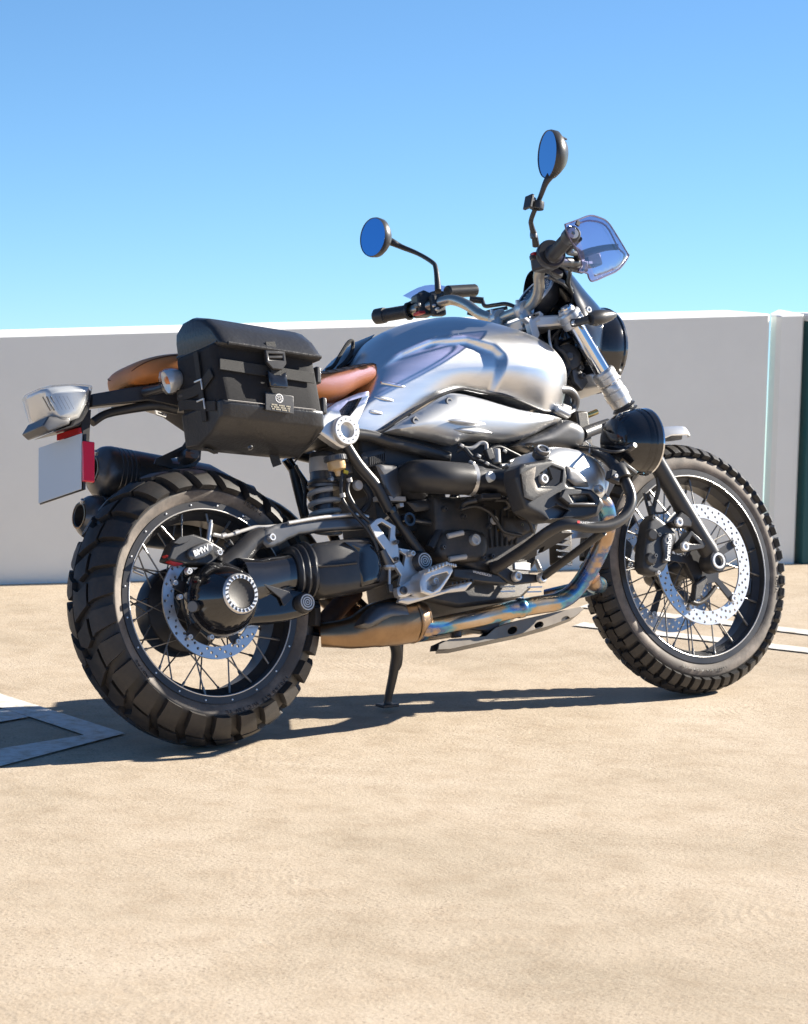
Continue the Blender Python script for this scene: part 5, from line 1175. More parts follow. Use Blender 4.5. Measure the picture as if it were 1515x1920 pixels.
bm = B_(); lathe(bm, [(0.0122, 0.0128), (0.0135, 0.0142), (0.0155, 0.0142), (0.0162, 0.0128)], oc, (-0.05, -0.72, 0.68), 30); put('oil_cap_ring', bm, 'alu', hc)
go = [(0.694, -0.368, 0.5341), (0.6998, -0.368, 0.5561), (0.72, -0.368, 0.5676), (0.7662, -0.368, 0.572), (0.808, -0.368, 0.5758), (0.8513, -0.368, 0.5608), (0.8538, -0.368, 0.5252), (0.8466, -0.368, 0.5118), (0.8778, -0.368, 0.5049), (0.9248, -0.366, 0.4978), (0.9529, -0.366, 0.4731), (0.9573, -0.366, 0.4566), (0.9309, -0.366, 0.4322), (0.8829, -0.366, 0.4255), (0.8411, -0.366, 0.4251), (0.8049, -0.366, 0.4288), (0.768, -0.366, 0.4268), (0.7477, -0.366, 0.4398), (0.7089, -0.368, 0.4588), (0.7007, -0.368, 0.4876)]
gh = [[(0.764, -0.368, 0.5408), (0.8058, -0.368, 0.5593), (0.8386, -0.368, 0.5474), (0.8304, -0.368, 0.5188), (0.8102, -0.368, 0.5094), (0.7648, -0.368, 0.511)],
      [(0.7641, -0.368, 0.4513), (0.8061, -0.368, 0.4629), (0.8394, -0.368, 0.4493), (0.8132, -0.368, 0.4324), (0.7772, -0.368, 0.4311)],
      [(0.8536, -0.368, 0.4873), (0.9163, -0.368, 0.4868), (0.9335, -0.368, 0.4662), (0.866, -0.368, 0.4677)]]
bm = B_(); pillow(bm, go, depth=0.045, bulge=0.009, soft=0.010, step=0.005, holes=gh); gd = put('cylinder_guard', bm, 'plastic', bike, ang=40, bevel=0.0015)
bm = B_(); pillow(bm, [(0.7032, -0.383, 0.5409), (0.7514, -0.383, 0.5573), (0.7402, -0.383, 0.5262), (0.7461, -0.383, 0.5045), (0.791, -0.383, 0.5012), (0.727, -0.383, 0.4749), (0.7018, -0.383, 0.4848)], depth=0.004, bulge=0.0015, soft=0.004); put('guard_inlay', bm, 'cast', gd)
bm = B_(); pillow(bm, gh[0], depth=0.003); o = put('guard_recess', bm, 'cast', gd); o.location.y = 0.012
bm = B_(); pillow(bm, gh[1], depth=0.003); o = put('guard_recess', bm, 'graphite', gd); o.location.y = 0.010
bm = B_(); pillow(bm, [(0.7939, -0.382, 0.5562), (0.8252, -0.382, 0.5444), (0.8178, -0.382, 0.5173), (0.8001, -0.382, 0.5086), (0.7806, -0.37, 0.5112), (0.8018, -0.37, 0.5266)], depth=0.01); put('guard_facet', bm, 'plastic', gd)
bm = B_(); pillow(bm, [(0.8508, -0.376, 0.5563), (0.8794, -0.374, 0.5515), (0.9122, -0.37, 0.5229), (0.9173, -0.37, 0.5053), (0.8689, -0.374, 0.5084), (0.847, -0.376, 0.5239)], depth=0.02, bulge=0.004, soft=0.01); put('guard_flap', bm, 'graphite', gd, ang=50)
bm = B_(); pillow(bm, [(0.8047, -0.392, 0.4793), (0.8221, -0.392, 0.4984), (0.8521, -0.392, 0.4984), (0.9058, -0.39, 0.4911), (0.9318, -0.388, 0.4644), (0.9237, -0.388, 0.4538), (0.8365, -0.39, 0.4562)], depth=0.014, holes=[[(0.8331, -0.392, 0.4836), (0.8956, -0.392, 0.4831), (0.9124, -0.39, 0.4648), (0.8457, -0.392, 0.4648)]]); put('guard_slider', bm, 'plastic', gd, bevel=0.003)
bm = B_(); box(bm, (0.8704, -0.389, 0.4601), (0.085, 0.01, 0.006), ry(3)); put('slider_edge', bm, 'graphite', gd, bevel=0.002)
bolt((0.7703, -0.375, 0.5267), gd, r=0.013, h=0.012)
bolt((0.9483, -0.366, 0.4977), gd, r=0.011, h=0.010)

# ---------------- crash bar
pipe('crash_bar', [(1.0848, -0.14, 0.6289), (1.0558, -0.22, 0.6205), (1.0187, -0.3, 0.6002), (1.0002, -0.365, 0.5657), (0.9992, -0.405, 0.5162), (1.0009, -0.42, 0.4649), (0.971, -0.425, 0.4235), (0.9172, -0.425, 0.4005), (0.8561, -0.42, 0.3991), (0.7977, -0.41, 0.4112), (0.7655, -0.38, 0.4009), (0.7498, -0.29, 0.37), (0.7357, -0.19, 0.343)], 0.0140, 'black', seg=18)
cb = pipe('crash_bar_strut', [(0.9109, -0.405, 0.3892), (0.892, -0.31, 0.353), (0.8821, -0.19, 0.3157)], 0.0105, 'black', n=4)
bm = B_(); pillow(bm, [(0.7308, -0.185, 0.3604), (0.7536, -0.185, 0.3647), (0.8026, -0.185, 0.3304), (0.8894, -0.185, 0.3209), (0.8935, -0.185, 0.3049), (0.7973, -0.185, 0.3015), (0.7798, -0.185, 0.3069), (0.7351, -0.185, 0.3384)], depth=0.012); cbp = put('crash_bar_plate', bm, 'black', bike, bevel=0.003)
for q in ((0.7975, -0.192, 0.3204), (0.8752, -0.192, 0.3125)): bolt(q, cbp, r=0.013, h=0.010)
text('bar_lettering', 'WUNDERLICH', 0.0085, (0.6945, -0.192, 0.3329), Vector((0.7185, -0.192, 0.3273))-Vector((0.6707, -0.192, 0.3389)), (0, 0, 1), 'white', cbp)
bm = B_(); pillow(bm, [(0.6255, -0.172, 0.3536), (0.6875, -0.178, 0.3475), (0.7582, -0.182, 0.3267), (0.7815, -0.182, 0.3036), (0.7219, -0.178, 0.3113), (0.6217, -0.172, 0.3322)], depth=0.03); put('frame_rail', bm, 'black', bike, bevel=0.004)
text('bar_badge', 'WUNDERLICH', 0.0075, (0.8421, -0.4305, 0.4082), Vector((0.8626, -0.4305, 0.4066))-Vector((0.8218, -0.4305, 0.4098)), (0, 0, 1), 'white', cb)
bm = B_(); box(bm, (0.8158, -0.431, 0.4117), (0.008, 0.001, 0.006)); put('bar_badge_mark', bm, 'redpaint', cb)
bm = B_(); pillow(bm, [(0.8167, -0.15, 0.3581), (0.8473, -0.17, 0.3826), (0.9151, -0.2, 0.4221), (0.9952, -0.2, 0.4185), (0.9397, -0.18, 0.3912), (0.8753, -0.16, 0.3645)], depth=0.02, holes=[[(0.8912, -0.18, 0.3843), (0.9116, -0.18, 0.3925), (0.9088, -0.18, 0.3779), (0.8938, -0.18, 0.3731)]]); put('engine_bracket', bm, 'black', bike, bevel=0.003)
# ---------------- auxiliary lamp on the bar
la, lb = Vector((1.0333, -0.335, 0.6215)), Vector((1.1434, -0.335, 0.613)); ld = Vector((1.0, -0.05, -0.06))
bm = B_(); lathe(bm, [(0, 0), (0.03, 0.003), (0.055, 0.014), (0.070, 0.035), (0.076, 0.058), (0.079, 0.068), (0.077, 0.070), (0.080, 0.074), (0.082, 0.084), (0.080, 0.086), (0.083, 0.090), (0.084, 0.104), (0.078, 0.108)], la, ld, 48); aux = put('auxiliary_lamp', bm, 'gloss', bike, ang=30)
bm = B_(); lathe(bm, [(0, 0.114), (0.05, 0.112), (0.078, 0.106), (0.082, 0.100)], la, ld, 40); put('lamp_lens', bm, 'clear', aux)
bm = B_(); lathe(bm, [(0.0835, 0.103), (0.0845, 0.108), (0.081, 0.111)], la, ld, 48); put('lamp_rim', bm, 'chrome', aux)
bm = B_(); lathe(bm, [(0, 0.10), (0.078, 0.10)], la, ld, 32); put('lamp_bowl', bm, 'chrome', aux)
bp_ = Vector((1.0375, -0.405, 0.5911))
bm = B_(); lathe(bm, [(0, 0.016), (0.006, 0.016), (0.008, 0.012), (0.009, -0.006), (0, -0.006)], bp_, (0.1, -1, 0.2), 20); put('lamp_gland', bm, 'graphite', aux)
pipe('lamp_cable', [bp_, (0.994, -0.41, 0.5817), (0.972, -0.4, 0.5843), (0.9551, -0.38, 0.5955), (0.9738, -0.33, 0.6091), (1.0124, -0.25, 0.6263)], 0.0035, 'plastic')
pipe('lamp_cable', [(0.9896, -0.3, 0.6289), (0.9746, -0.33, 0.6131), (0.9599, -0.34, 0.5935)], 0.002, 'alu')
pc = Vector((0.9903, -0.405, 0.5279))
bm = B_(); lathe(bm, [(0.0128, -0.018), (0.021, -0.018), (0.022, -0.015), (0.022, 0.015), (0.021, 0.018), (0.0128, 0.018)], pc, Vector((1.0009, -0.42, 0.4649))-Vector((1.0002, -0.365, 0.5657)), 28, closed=True); ck = put('bar_clamp', bm, 'plastic', bike, ang=35)
bm = B_(); box(bm, (0.9641, -0.408, 0.5203), (0.03, 0.022, 0.026), ry(25)); put('clamp_block', bm, 'plastic', ck, bevel=0.003)
bolt((0.9619, -0.422, 0.52), ck, r=0.0055, h=0.003)
bm = B_(); box(bm, (1.0399, -0.375, 0.5442), (0.05, 0.03, 0.012), ry(35)); put('lamp_bracket', bm, 'black', aux, bevel=0.003)
# ---------------- exhaust
pipe('header_pipe', [(0.9862, -0.28, 0.4934), (1.012, -0.29, 0.485), (1.0341, -0.285, 0.461), (1.0448, -0.27, 0.4262), (1.0495, -0.24, 0.3867), (1.0344, -0.21, 0.3405), (1.0085, -0.185, 0.2977), (0.977, -0.17, 0.2685), (0.9397, -0.16, 0.2545), (0.8864, -0.155, 0.2511), (0.8241, -0.15, 0.2469), (0.7283, -0.14, 0.2351), (0.6344, -0.13, 0.2257), (0.557, -0.125, 0.2214), (0.5296, -0.12, 0.2485)], 0.0225, 'exhaust', seg=24)
bm = B_(); lathe(bm, [(0.0225, -0.01), (0.0255, -0.006), (0.0255, 0.006), (0.0225, 0.010)], (0.829, -0.15, 0.2481), (1, 0, 0.1), 32); put('pipe_joint', bm, 'exhaust', bike)
pipe('crossover_pipe', [(1.0439, -0.18, 0.3096), (1.0838, -0.14, 0.2932), (1.1653, -0.05, 0.2991), (1.09, 0.06, 0.29)], 0.022, 'exhaust', seg=18)
pipe('header_pipe', [(lc.x+0.10, 0.30, 0.47), (1.10, 0.27, 0.42), (1.12, 0.22, 0.33), (1.02, 0.16, 0.26), (0.80, 0.12, 0.235), (0.60, 0.06, 0.225)], 0.0225, 'exhaust', seg=18)
bm = B_(); tube(bm, [(0.5615, -0.115, 0.2472), (0.5363, -0.11, 0.245), (0.5247, -0.105, 0.2443), (0.4753, -0.1, 0.2427), (0.4258, -0.095, 0.2382), (0.3753, -0.08, 0.2279), (0.3308, -0.07, 0.2278), (0.3012, -0.05, 0.2312)], [0.036, 0.051, 0.056, 0.057, 0.053, 0.039, 0.032, 0.029], seg=32); co = put('collector', bm, 'bronze', bike, ang=60)
for q, r_ in (((0.5565, -0.114, 0.2471), 0.037), ((0.5239, -0.105, 0.2444), 0.0575)):
    bm = B_(); lathe(bm, [(r_-0.002, -0.004), (r_, -0.002), (r_, 0.002), (r_-0.002, 0.004)], q, (1, 0, 0.1), 40, closed=True); put('collector_seam', bm, 'bronze', co)
bm = B_(); pillow(bm, [(0.3549, -0.125, 0.2384), (0.3817, -0.13, 0.2655), (0.4124, -0.13, 0.2833), (0.4466, -0.13, 0.2882), (0.4837, -0.13, 0.2865), (0.4997, -0.135, 0.2695), (0.4984, -0.14, 0.2353), (0.443, -0.145, 0.2427), (0.4124, -0.145, 0.2371), (0.3775, -0.14, 0.2281)], depth=0.05, bulge=0.020, soft=0.03, step=0.007, smooth=2); put('heat_shield', bm, 'graphite', co, ang=55)
pipe('exhaust_stub', [(0.3106, -0.04, 0.2472), (0.3544, -0.02, 0.2747), (0.4065, 0, 0.3051), (0.4629, 0.02, 0.3358)], 0.024, 'header')
# ---------------- skid plate
sk = [(0.5805, -0.125, 0.1654), (0.5859, -0.125, 0.1783), (0.6217, -0.125, 0.1884), (0.7313, -0.125, 0.1881), (0.767, -0.125, 0.2075), (0.839, -0.125, 0.2204), (0.94, -0.125, 0.2313), (1.0469, -0.12, 0.2422), (1.0562, -0.12, 0.2348), (1.023, -0.12, 0.2182), (0.934, -0.125, 0.1994), (0.8324, -0.125, 0.1849), (0.743, -0.125, 0.1764), (0.6183, -0.125, 0.1642)]
def ell(cx_, cy_, a_, b_, pts): return pts
shs = []
for q, a_ in (((0.8169, -0.125, 0.1969), 0.016), ((0.9026, -0.125, 0.2041), 0.015), ((0.9905, -0.122, 0.2129), 0.014)):
    shs.append([(q[0]+a_*math.cos(2*math.pi*k/14), q[1], q[2]+0.55*a_*math.sin(2*math.pi*k/14)+0.2*a_*math.cos(2*math.pi*k/14)) for k in range(14)])
bm = B_(); pillow(bm, sk, depth=0.004, holes=shs); skp = put('skid_plate', bm, 'alu', bike, bevel=0.001)
skp.data.materials.clear(); skp.data.materials.append(M['skid'])
bot = [sk[0], sk[13], sk[12], sk[11], sk[10], sk[9], sk[8]]
bm = B_(); pillow(bm, [(x, y+0.03, z) for x, y, z in sk], depth=0.004); put('skid_hole_shade', bm, 'black', skp)  # black sheet added behind the holes, painting the shade seen through them
bm = B_(); loft(bm, [[(x, y+0.003, z), (x+0.075, y+0.11, z), (x+0.075, y+0.11, z+0.004), (x, y+0.003, z+0.004)] for x, y, z in bot]); o = put('shade_black_skid_floor', bm, 'black', skp)  # floor coloured black in place of shade, keeps the holes dark
for a_, b_ in (((0.6602, -0.1, 0.1929), (0.6614, -0.1, 0.2254)), ((0.7523, -0.1, 0.1976), (0.7566, -0.1, 0.2338))):
    bm = B_(); cyl(bm, a_, b_, 0.014); put('skid_mount', bm, 'black', skp)
bm = B_(); box(bm, (0.718, -0.09, 0.2196), (0.14, 0.05, 0.03), ry(8)); put('skid_bracket', bm, 'black', skp, bevel=0.004)
for q in ((0.7995, -0.15, 0.3022), (0.7973, -0.15, 0.2906), (0.8847, -0.15, 0.2962), (0.8802, -0.15, 0.2847)):
    bm = B_(); box(bm, q, (0.045, 0.004, 0.003), ry(2)); put('sump_fin', bm, 'alu', en)
# ---------------- side stand
ss = pipe('side_stand', [(0.585, 0.10, 0.27), (0.6418, 0.125, 0.2045), (0.6466, 0.155, 0.1452), (0.6413, 0.185, 0.0851), (0.6401, 0.19, 0.067)], [0.016, 0.015, 0.012, 0.010, 0.010], 'plastic')
bm = B_(); box(bm, Vector((0.6397, 0.192, 0.066)), (0.05, 0.035, 0.008), Matrix.Rotation(LEAN, 3, 'X')); put('stand_foot', bm, 'plastic', ss, bevel=0.002)
pipe('stand_spring', [(0.6551, 0.12, 0.2069), (0.659, 0.14, 0.1651), (0.6552, 0.15, 0.1493)], 0.006, 'plastic', ss)

# ---------------- small engine fittings
for q in ((0.6807, -0.17, 0.478), (0.6273, -0.168, 0.4987), (0.7418, -0.172, 0.497), (0.822, -0.174, 0.4898), (0.8789, -0.174, 0.469), (0.749, -0.17, 0.3765), (0.7515, -0.172, 0.4491), (0.5956, -0.182, 0.4038), (0.712, -0.184, 0.3706)):
    bolt(q, en, r=0.0058, h=0.007, material='graphite')
for k in range(6):
    a_ = Vector((0.7595, -0.171, 0.4892)).lerp(Vector((0.8598, -0.173, 0.4884)), k/5); b_ = Vector((0.7522, -0.171, 0.3981)).lerp(Vector((0.8251, -0.173, 0.4015)), k/5)
    bm = B_(); cyl(bm, a_, b_, 0.0032, seg=8); put('case_rib', bm, 'cast', en)
pipe('engine_lead', [(0.6593, -0.19, 0.4934), (0.7015, -0.195, 0.498), (0.7437, -0.19, 0.4827), (0.7665, -0.185, 0.4607), (0.7887, -0.18, 0.435), (0.8419, -0.18, 0.4216)], 0.0042, 'plastic', en)
pipe('engine_lead', [(0.8035, -0.2, 0.5004), (0.8278, -0.2, 0.4811), (0.8554, -0.2, 0.4542), (0.8721, -0.19, 0.4258)], 0.0045, 'plastic', en)
bm = B_(); lathe(bm, [(0.006, 0), (0.0105, 0), (0.0105, 0.006), (0.006, 0.006)], (0.7656, -0.176, 0.4631), (0, -1, 0), 20, closed=True); put('case_eye', bm, 'gunmetal', en)
bm = B_(); box(bm, (0.8288, -0.21, 0.4793), (0.014, 0.012, 0.012), ry(15)); put('connector', bm, 'alu', en, bevel=0.002)
bm = B_(); box(bm, (1.0275, -0.1, 0.3969), (0.04, 0.05, 0.09), ry(8)); put('belt_cover', bm, 'cast', en, bevel=0.006)
for k in range(5):
    bm = B_(); box(bm, Vector((1.0081, -0.128, 0.4155)) + Vector((0.002, 0, -0.016*k)), (0.044, 0.006, 0.004), ry(8)); put('cover_fin', bm, 'graphite', en)
bm = B_(); cyl(bm, (0.9015, -0.15, 0.3611), (0.8942, -0.17, 0.3323), 0.006); put('tie_bolt', bm, 'alu', en)
bm = B_(); box(bm, (0.8441, -0.16, 0.3477), (0.05, 0.01, 0.02), ry(6)); put('tie_plate', bm, 'alu', en, bevel=0.002)
for k in range(9):
    q = Vector((0.4564, -0.127, 0.6413)).lerp(Vector((0.5028, -0.127, 0.6493)), k/8); bm = B_(); box(bm, q + Vector((0, 0, -0.012)), (0.002, 0.004, 0.02), ry(8)); put('panel_rib', bm, 'plastic', bike)

# ================================================================== steered front end
def FX(z): return 1.1555 + (0.997-z)*0.5655
def FP(z, y=-0.115): return Vector((FX(z), y, z))
FD_ = (FP(0.3)-FP(1.0)).normalized()
for s in (-1, 1):
    y = 0.115*s
    bm = B_(); cyl(bm, FP(1.015, y), FP(0.78, y), 0.0215, seg=32); put('fork_tube', bm, 'chrome', bike, True)
    o0 = FP(0.812, y)
    bm = B_(); lathe(bm, [(0.0215, 0), (0.027, 0.001), (0.029, 0.006), (0.029, 0.018), (0.0275, 0.019), (0.030, 0.021), (0.031, 0.030), (0.031, 0.042), (0.029, 0.044), (0.028, 0.062), (0.024, 0.064)], o0, FD_, 36); sl2 = put('fork_slider', bm, 'alu', bike, True, ang=30)
    pr = [(0.022, 0.060)]
    for k in range(5): pr += [(0.026, 0.066+0.013*k), (0.033, 0.072+0.013*k), (0.026, 0.078+0.013*k)]
    pr += [(0.022, 0.135)]
    bm = B_(); lathe(bm, pr, o0, FD_, 30); put('fork_gaiter', bm, 'plastic', sl2, ang=50)
    L = (FP(0.345, y)-o0).length
    bm = B_(); lathe(bm, [(0, 0.125), (0.026, 0.125), (0.026, 0.20), (0.0235, 0.215), (0.0235, L*0.62), (0.024, L*0.66), (0.0245, L*0.88), (0.026, L*0.95), (0.024, L), (0, L)], o0, FD_, 32); put('fork_leg', bm, 'black', bike, True, ang=40)
    bm = B_(); lathe(bm, [(0, -0.024), (0.027, -0.024), (0.029, -0.02), (0.029, 0.020), (0.027, 0.024), (0.018, 0.024), (0.017, 0.012), (0, 0.012)], (WB, y, RF), (0, s, 0), 32); fk = put('axle_clamp', bm, 'black', bike, True, ang=40)
    bm = B_(); lathe(bm, [(0.0145, 0.008), (0.015, 0.0262), (0.0205, 0.0262), (0.0225, 0.023)], (WB, y, RF), (0, s, 0), 32); put('axle_nut', bm, 'alu' if s < 0 else 'black', fk)
    bm = B_(); lathe(bm, [(0, 0.014), (0.010, 0.014), (0.0145, 0.016)], (WB, y, RF), (0, s, 0), 24); put('axle_bore', bm, 'black', fk)
    # clamps
    for z0, z1, r in ((1.0, 0.965, 0.031), (0.845, 0.815, 0.031)):
        bm = B_(); a_, b_ = FP(z0, y), FP(z1, y); L = (b_-a_).length
        lathe(bm, [(0.0215, -0.002), (r-0.003, -0.002), (r, 0.003), (r, L*0.42), (r-0.002, L*0.47), (r, L*0.52), (r, L-0.003), (r-0.003, L), (0.0215, L)], a_, b_-a_, 32); put('triple_clamp_ring', bm, 'alu', bike, True, ang=30)
    bm = B_(); lathe(bm, [(0, -0.014), (0.010, -0.014), (0.012, -0.010), (0.020, -0.008), (0.0225, -0.004), (0.0225, 0.002), (0, 0.002)], FP(1.004, y), FD_, 28); put('fork_cap', bm, 'alu', bike, True)
# yokes
bm = B_(); loft(bm, [[(FX(0.985)-0.02, y, 1.0), (FX(0.985)+0.02-abs(y)*0.0, y, 0.992), (FX(0.985)+0.03, y, 0.966), (FX(0.985)-0.01, y, 0.972)] if abs(y) > 0.08 else [(1.065, y, 1.005), (1.16, y, 0.997), (1.165, y, 0.972), (1.07, y, 0.975)] for y in (-0.10, -0.05, 0.0, 0.05, 0.10)])
yk = put('top_yoke', bm, 'alu', bike, True, bevel=0.005, ang=40)
bm = B_(); loft(bm, [[(FX(0.83)-0.03-0.04*(1-abs(y)/0.1), y, 0.845), (FX(0.83)+0.02, y, 0.835), (FX(0.83)+0.025, y, 0.80), (FX(0.83)-0.02-0.04*(1-abs(y)/0.1), y, 0.81)] for y in (-0.10, -0.05, 0.0, 0.05, 0.10)])
put('lower_yoke', bm, 'alu', bike, True, bevel=0.005, ang=40)
bm = B_(); lathe(bm, [(0, 0), (0.018, 0), (0.018, 0.01), (0.03, 0.012), (0.03, 0.19), (0, 0.19)], (1.095, 0, 0.99), -SD, 28); put('steering_head', bm, 'black', bike, True)
block('head_bracket', [brect(1.02, -0.06, 0.06, 0.80, 0.88), brect(1.10, -0.05, 0.05, 0.74, 0.94), brect(1.19, -0.04, 0.04, 0.72, 0.93)], 'plastic', 0.008)
block('oil_cooler', [brect(1.12, -0.13, 0.13, 0.60, 0.74), brect(1.16, -0.13, 0.13, 0.60, 0.74)], 'cast', 0.006)
for s in (-1, 1):
    pipe('frame_tube', [(1.08, s*0.05, 0.90), (1.02, s*0.10, 0.76), (0.98, s*0.13, 0.64), (0.96, s*0.13, 0.50)], 0.015, 'black')
pipe('oil_line', [(1.0743, -0.13, 0.796), (1.1159, -0.12, 0.7943), (1.1413, -0.11, 0.7729), (1.1315, -0.1, 0.7452), (1.0823, -0.12, 0.7286)], 0.011, 'graphite')
pipe('oil_line', [(1.1022, -0.16, 0.6737), (1.1644, -0.14, 0.6896), (1.227, -0.12, 0.7041)], 0.0155, 'plastic')
bm = B_(); cyl(bm, (1.1938, -0.15, 0.6968), (1.223, -0.15, 0.7029), 0.008); put('lamp_stay', bm, 'alu', bike)
bm = B_(); cyl(bm, (1.1758, -0.1, 0.731), (1.2145, -0.1, 0.742), 0.0075); put('line_fitting', bm, 'brass', bike)
bm = B_(); cyl(bm, (1.0439, -0.14, 0.7448), (1.0826, -0.14, 0.7277), 0.012); put('line_fitting', bm, 'alu', bike)
bm = B_(); box(bm, (1.0762, -0.135, 0.7387), (0.03, 0.02, 0.03), ry(20)); put('connector', bm, 'gunmetal', bike, bevel=0.003)
bm = B_(); lathe(bm, [(0, 0.012), (0.02, 0.012), (0.034, 0.006), (0.036, 0), (0.036, -0.02), (0, -0.02)], (1.167, -0.075, 0.8909), (-0.3, -0.9, 0.1), 30); hn = put('horn', bm, 'plastic', bike)
bm = B_(); lathe(bm, [(0, 0.016), (0.008, 0.016), (0.012, 0.012)], (1.167, -0.075, 0.8909), (-0.3, -0.9, 0.1), 20); put('horn_centre', bm, 'graphite', hn)
bm = B_(); pillow(bm, [(1.1714, -0.08, 0.8604), (1.1894, -0.08, 0.8669), (1.2142, -0.08, 0.8396), (1.2203, -0.08, 0.8261), (1.195, -0.08, 0.803), (1.1739, -0.08, 0.8268)], depth=0.02); sp_ = put('cable_guide', bm, 'graphite', bike, True, bevel=0.002)
for q in ((1.1951, -0.085, 0.8617), (1.1977, -0.085, 0.8405), (1.2322, -0.085, 0.8198)): bolt(q, sp_, r=0.008, h=0.008, material='graphite', steer=False)
pipe('control_cable', [(1.1611, -0.1, 1.0809), (1.2067, -0.08, 1.0589), (1.2282, -0.06, 1.0433), (1.1738, -0.06, 0.9757), (1.1343, -0.06, 0.9423), (1.1024, -0.07, 0.9002)], 0.0045, 'plastic', steer=True)
pipe('control_cable', [(1.1585, -0.14, 1.1014), (1.1655, -0.12, 1.0761), (1.2026, -0.09, 1.0565), (1.2135, -0.05, 1.0117), (1.1773, -0.05, 0.951)], 0.004, 'plastic', steer=True)
pipe('control_cable', [(1.1616, -0.05, 0.9578), (1.1311, -0.08, 0.9178), (1.1415, -0.09, 0.9021), (1.1636, -0.08, 0.8638), (1.1403, -0.08, 0.8274), (1.1518, -0.08, 0.7971)], 0.006, 'plastic', steer=True)
pipe('control_cable', [(1.1219, -0.07, 0.9636), (1.1111, -0.08, 0.9346), (1.1133, -0.08, 0.9112)], 0.0035, 'alu', steer=True)
# handlebar
bar = pipe('handlebar', [(0.937, 0.43, 1.115), (0.9951, 0.31, 1.1077), (1.0308, 0.245, 1.1134), (1.0477, 0.215, 1.1107), (1.0562, 0.17, 1.0858), (1.0625, 0.125, 1.0499), (1.0694, 0.07, 1.0267), (1.0782, 0.03, 1.0269), (1.0838, -0.04, 1.0315), (1.0802, -0.085, 1.0427), (1.0687, -0.12, 1.0652), (1.0384, -0.165, 1.09), (1.0064, -0.235, 1.1005), (0.9827, -0.32, 1.1107), (0.9429, -0.43, 1.1228)], 0.0142, 'bar', steer=True, n=8, seg=20)
def grip(a_, b_, parent):
    a_, b_ = V(a_), V(b_); d_ = (b_-a_); L = d_.length; pr = [(0.019, 0), (0.024, 0.002), (0.024, 0.008), (0.0175, 0.012)]
    n_ = 14
    for k in range(n_): 
        t = 0.014+(L-0.03)*k/n_; pr += [(0.0172, t), (0.0182, t+0.002), (0.0172, t+0.004)]
    pr += [(0.0175, L-0.012), (0.021, L-0.010), (0.0215, L-0.001), (0.019, L)]
    bm = B_(); lathe(bm, pr, a_, d_, 28); g_o = put('grip', bm, 'plastic', parent, ang=50)
    bm = B_(); lathe(bm, [(0.021, L-0.002), (0.0215, L+0.003), (0.021, L+0.018), (0.018, L+0.021), (0, L+0.021)], a_, d_, 28); put('bar_weight', bm, 'plastic', parent, ang=40)
    bm = B_(); lathe(bm, [(0, L+0.0205), (0.004, L+0.0205), (0.005, L+0.0222), (0.0135, L+0.0222), (0.0145, L+0.0205)], a_, d_, 28); put('bar_end', bm, 'alu', parent)
    return g_o
g1 = grip((0.9816, -0.3, 1.1042), (0.947, -0.415, 1.1208), bar)
g2 = grip((0.9792, 0.32, 1.1057), (0.9454, 0.405, 1.1125), bar)
# right hand switchgear, throttle drum and brake master cylinder
def drum(p, d, r, L, name, material='plastic', parent=bar):
    bm = B_(); lathe(bm, [(0, -L/2), (r*0.92, -L/2), (r, -L/2+0.004), (r, L/2-0.004), (r*0.92, L/2), (0, L/2)], p, d, 28); return put(name, bm, material, parent, ang=40)
gd1 = Vector((0.9429, -0.43, 1.1228)) - Vector((0.9875, -0.28, 1.1027))
drum((0.9858, -0.285, 1.108), gd1, 0.037, 0.022, 'throttle_drum')
bm = B_(); box(bm, (0.9892, -0.245, 1.1004), (0.05, 0.045, 0.05), Matrix.Rotation(R_(20), 3, 'Z')); swb = put('switch_box', bm, 'plastic', bar, bevel=0.008, seg=3)
bm = B_(); box(bm, (0.9525, -0.262, 1.1148), (0.012, 0.012, 0.009)); put('kill_switch', bm, 'redpaint', bar, bevel=0.002)
bm = B_(); box(bm, (0.9411, -0.268, 1.1042), (0.014, 0.012, 0.012)); put('starter_switch', bm, 'plastic', bar, bevel=0.003)
bm = B_(); cyl(bm, (1.0189, -0.27, 1.0945), (1.1333, -0.22, 1.1055), 0.013); put('brake_pump', bm, 'plastic', bar)
bm = B_(); box(bm, (1.1158, -0.22, 1.0976), (0.06, 0.03, 0.03), ry(10)); put('pump_body', bm, 'plastic', bar, bevel=0.005)
bm = B_(); box(bm, (1.1801, -0.2, 1.116), (0.05, 0.04, 0.035), ry(-5)); put('fluid_box', bm, 'black', bar, bevel=0.005)
bm = B_(); box(bm, (1.1619, -0.222, 1.1052), (0.012, 0.004, 0.006)); put('fluid_window', bm, 'white', bar)
pipe('brake_lever', [(1.0962, -0.25, 1.1205), (1.0299, -0.3, 1.1123), (0.9933, -0.37, 1.1116), (0.9642, -0.43, 1.1108)], [0.008, 0.007, 0.006, 0.006], 'plastic', bar)
pipe('brake_lever', [(1.0556, -0.28, 1.1328), (1.1044, -0.25, 1.1308), (1.1461, -0.22, 1.1235)], 0.005, 'plastic', bar)
pipe('guard_stay', [(1.0943, -0.25, 1.1104), (1.1334, -0.26, 1.1236), (1.1697, -0.28, 1.1292), (1.195, -0.3, 1.1271)], [0.011, 0.010, 0.008, 0.008], 'plastic', bar, n=4)
pipe('throttle_cable', [(1.0317, -0.26, 1.087), (1.1106, -0.2, 1.0872), (1.1518, -0.14, 1.0711), (1.2032, -0.09, 1.047)], 0.004, 'plastic', bar)
pipe('throttle_cable', [(1.0004, -0.25, 1.0791), (1.087, -0.17, 1.0738), (1.1513, -0.12, 1.0708), (1.2191, -0.08, 1.0546)], 0.004, 'plastic', bar)
bm = B_(); box(bm, (1.0399, -0.22, 1.0817), (0.05, 0.02, 0.02), ry(25)); put('cable_box', bm, 'plastic', bar, bevel=0.004)
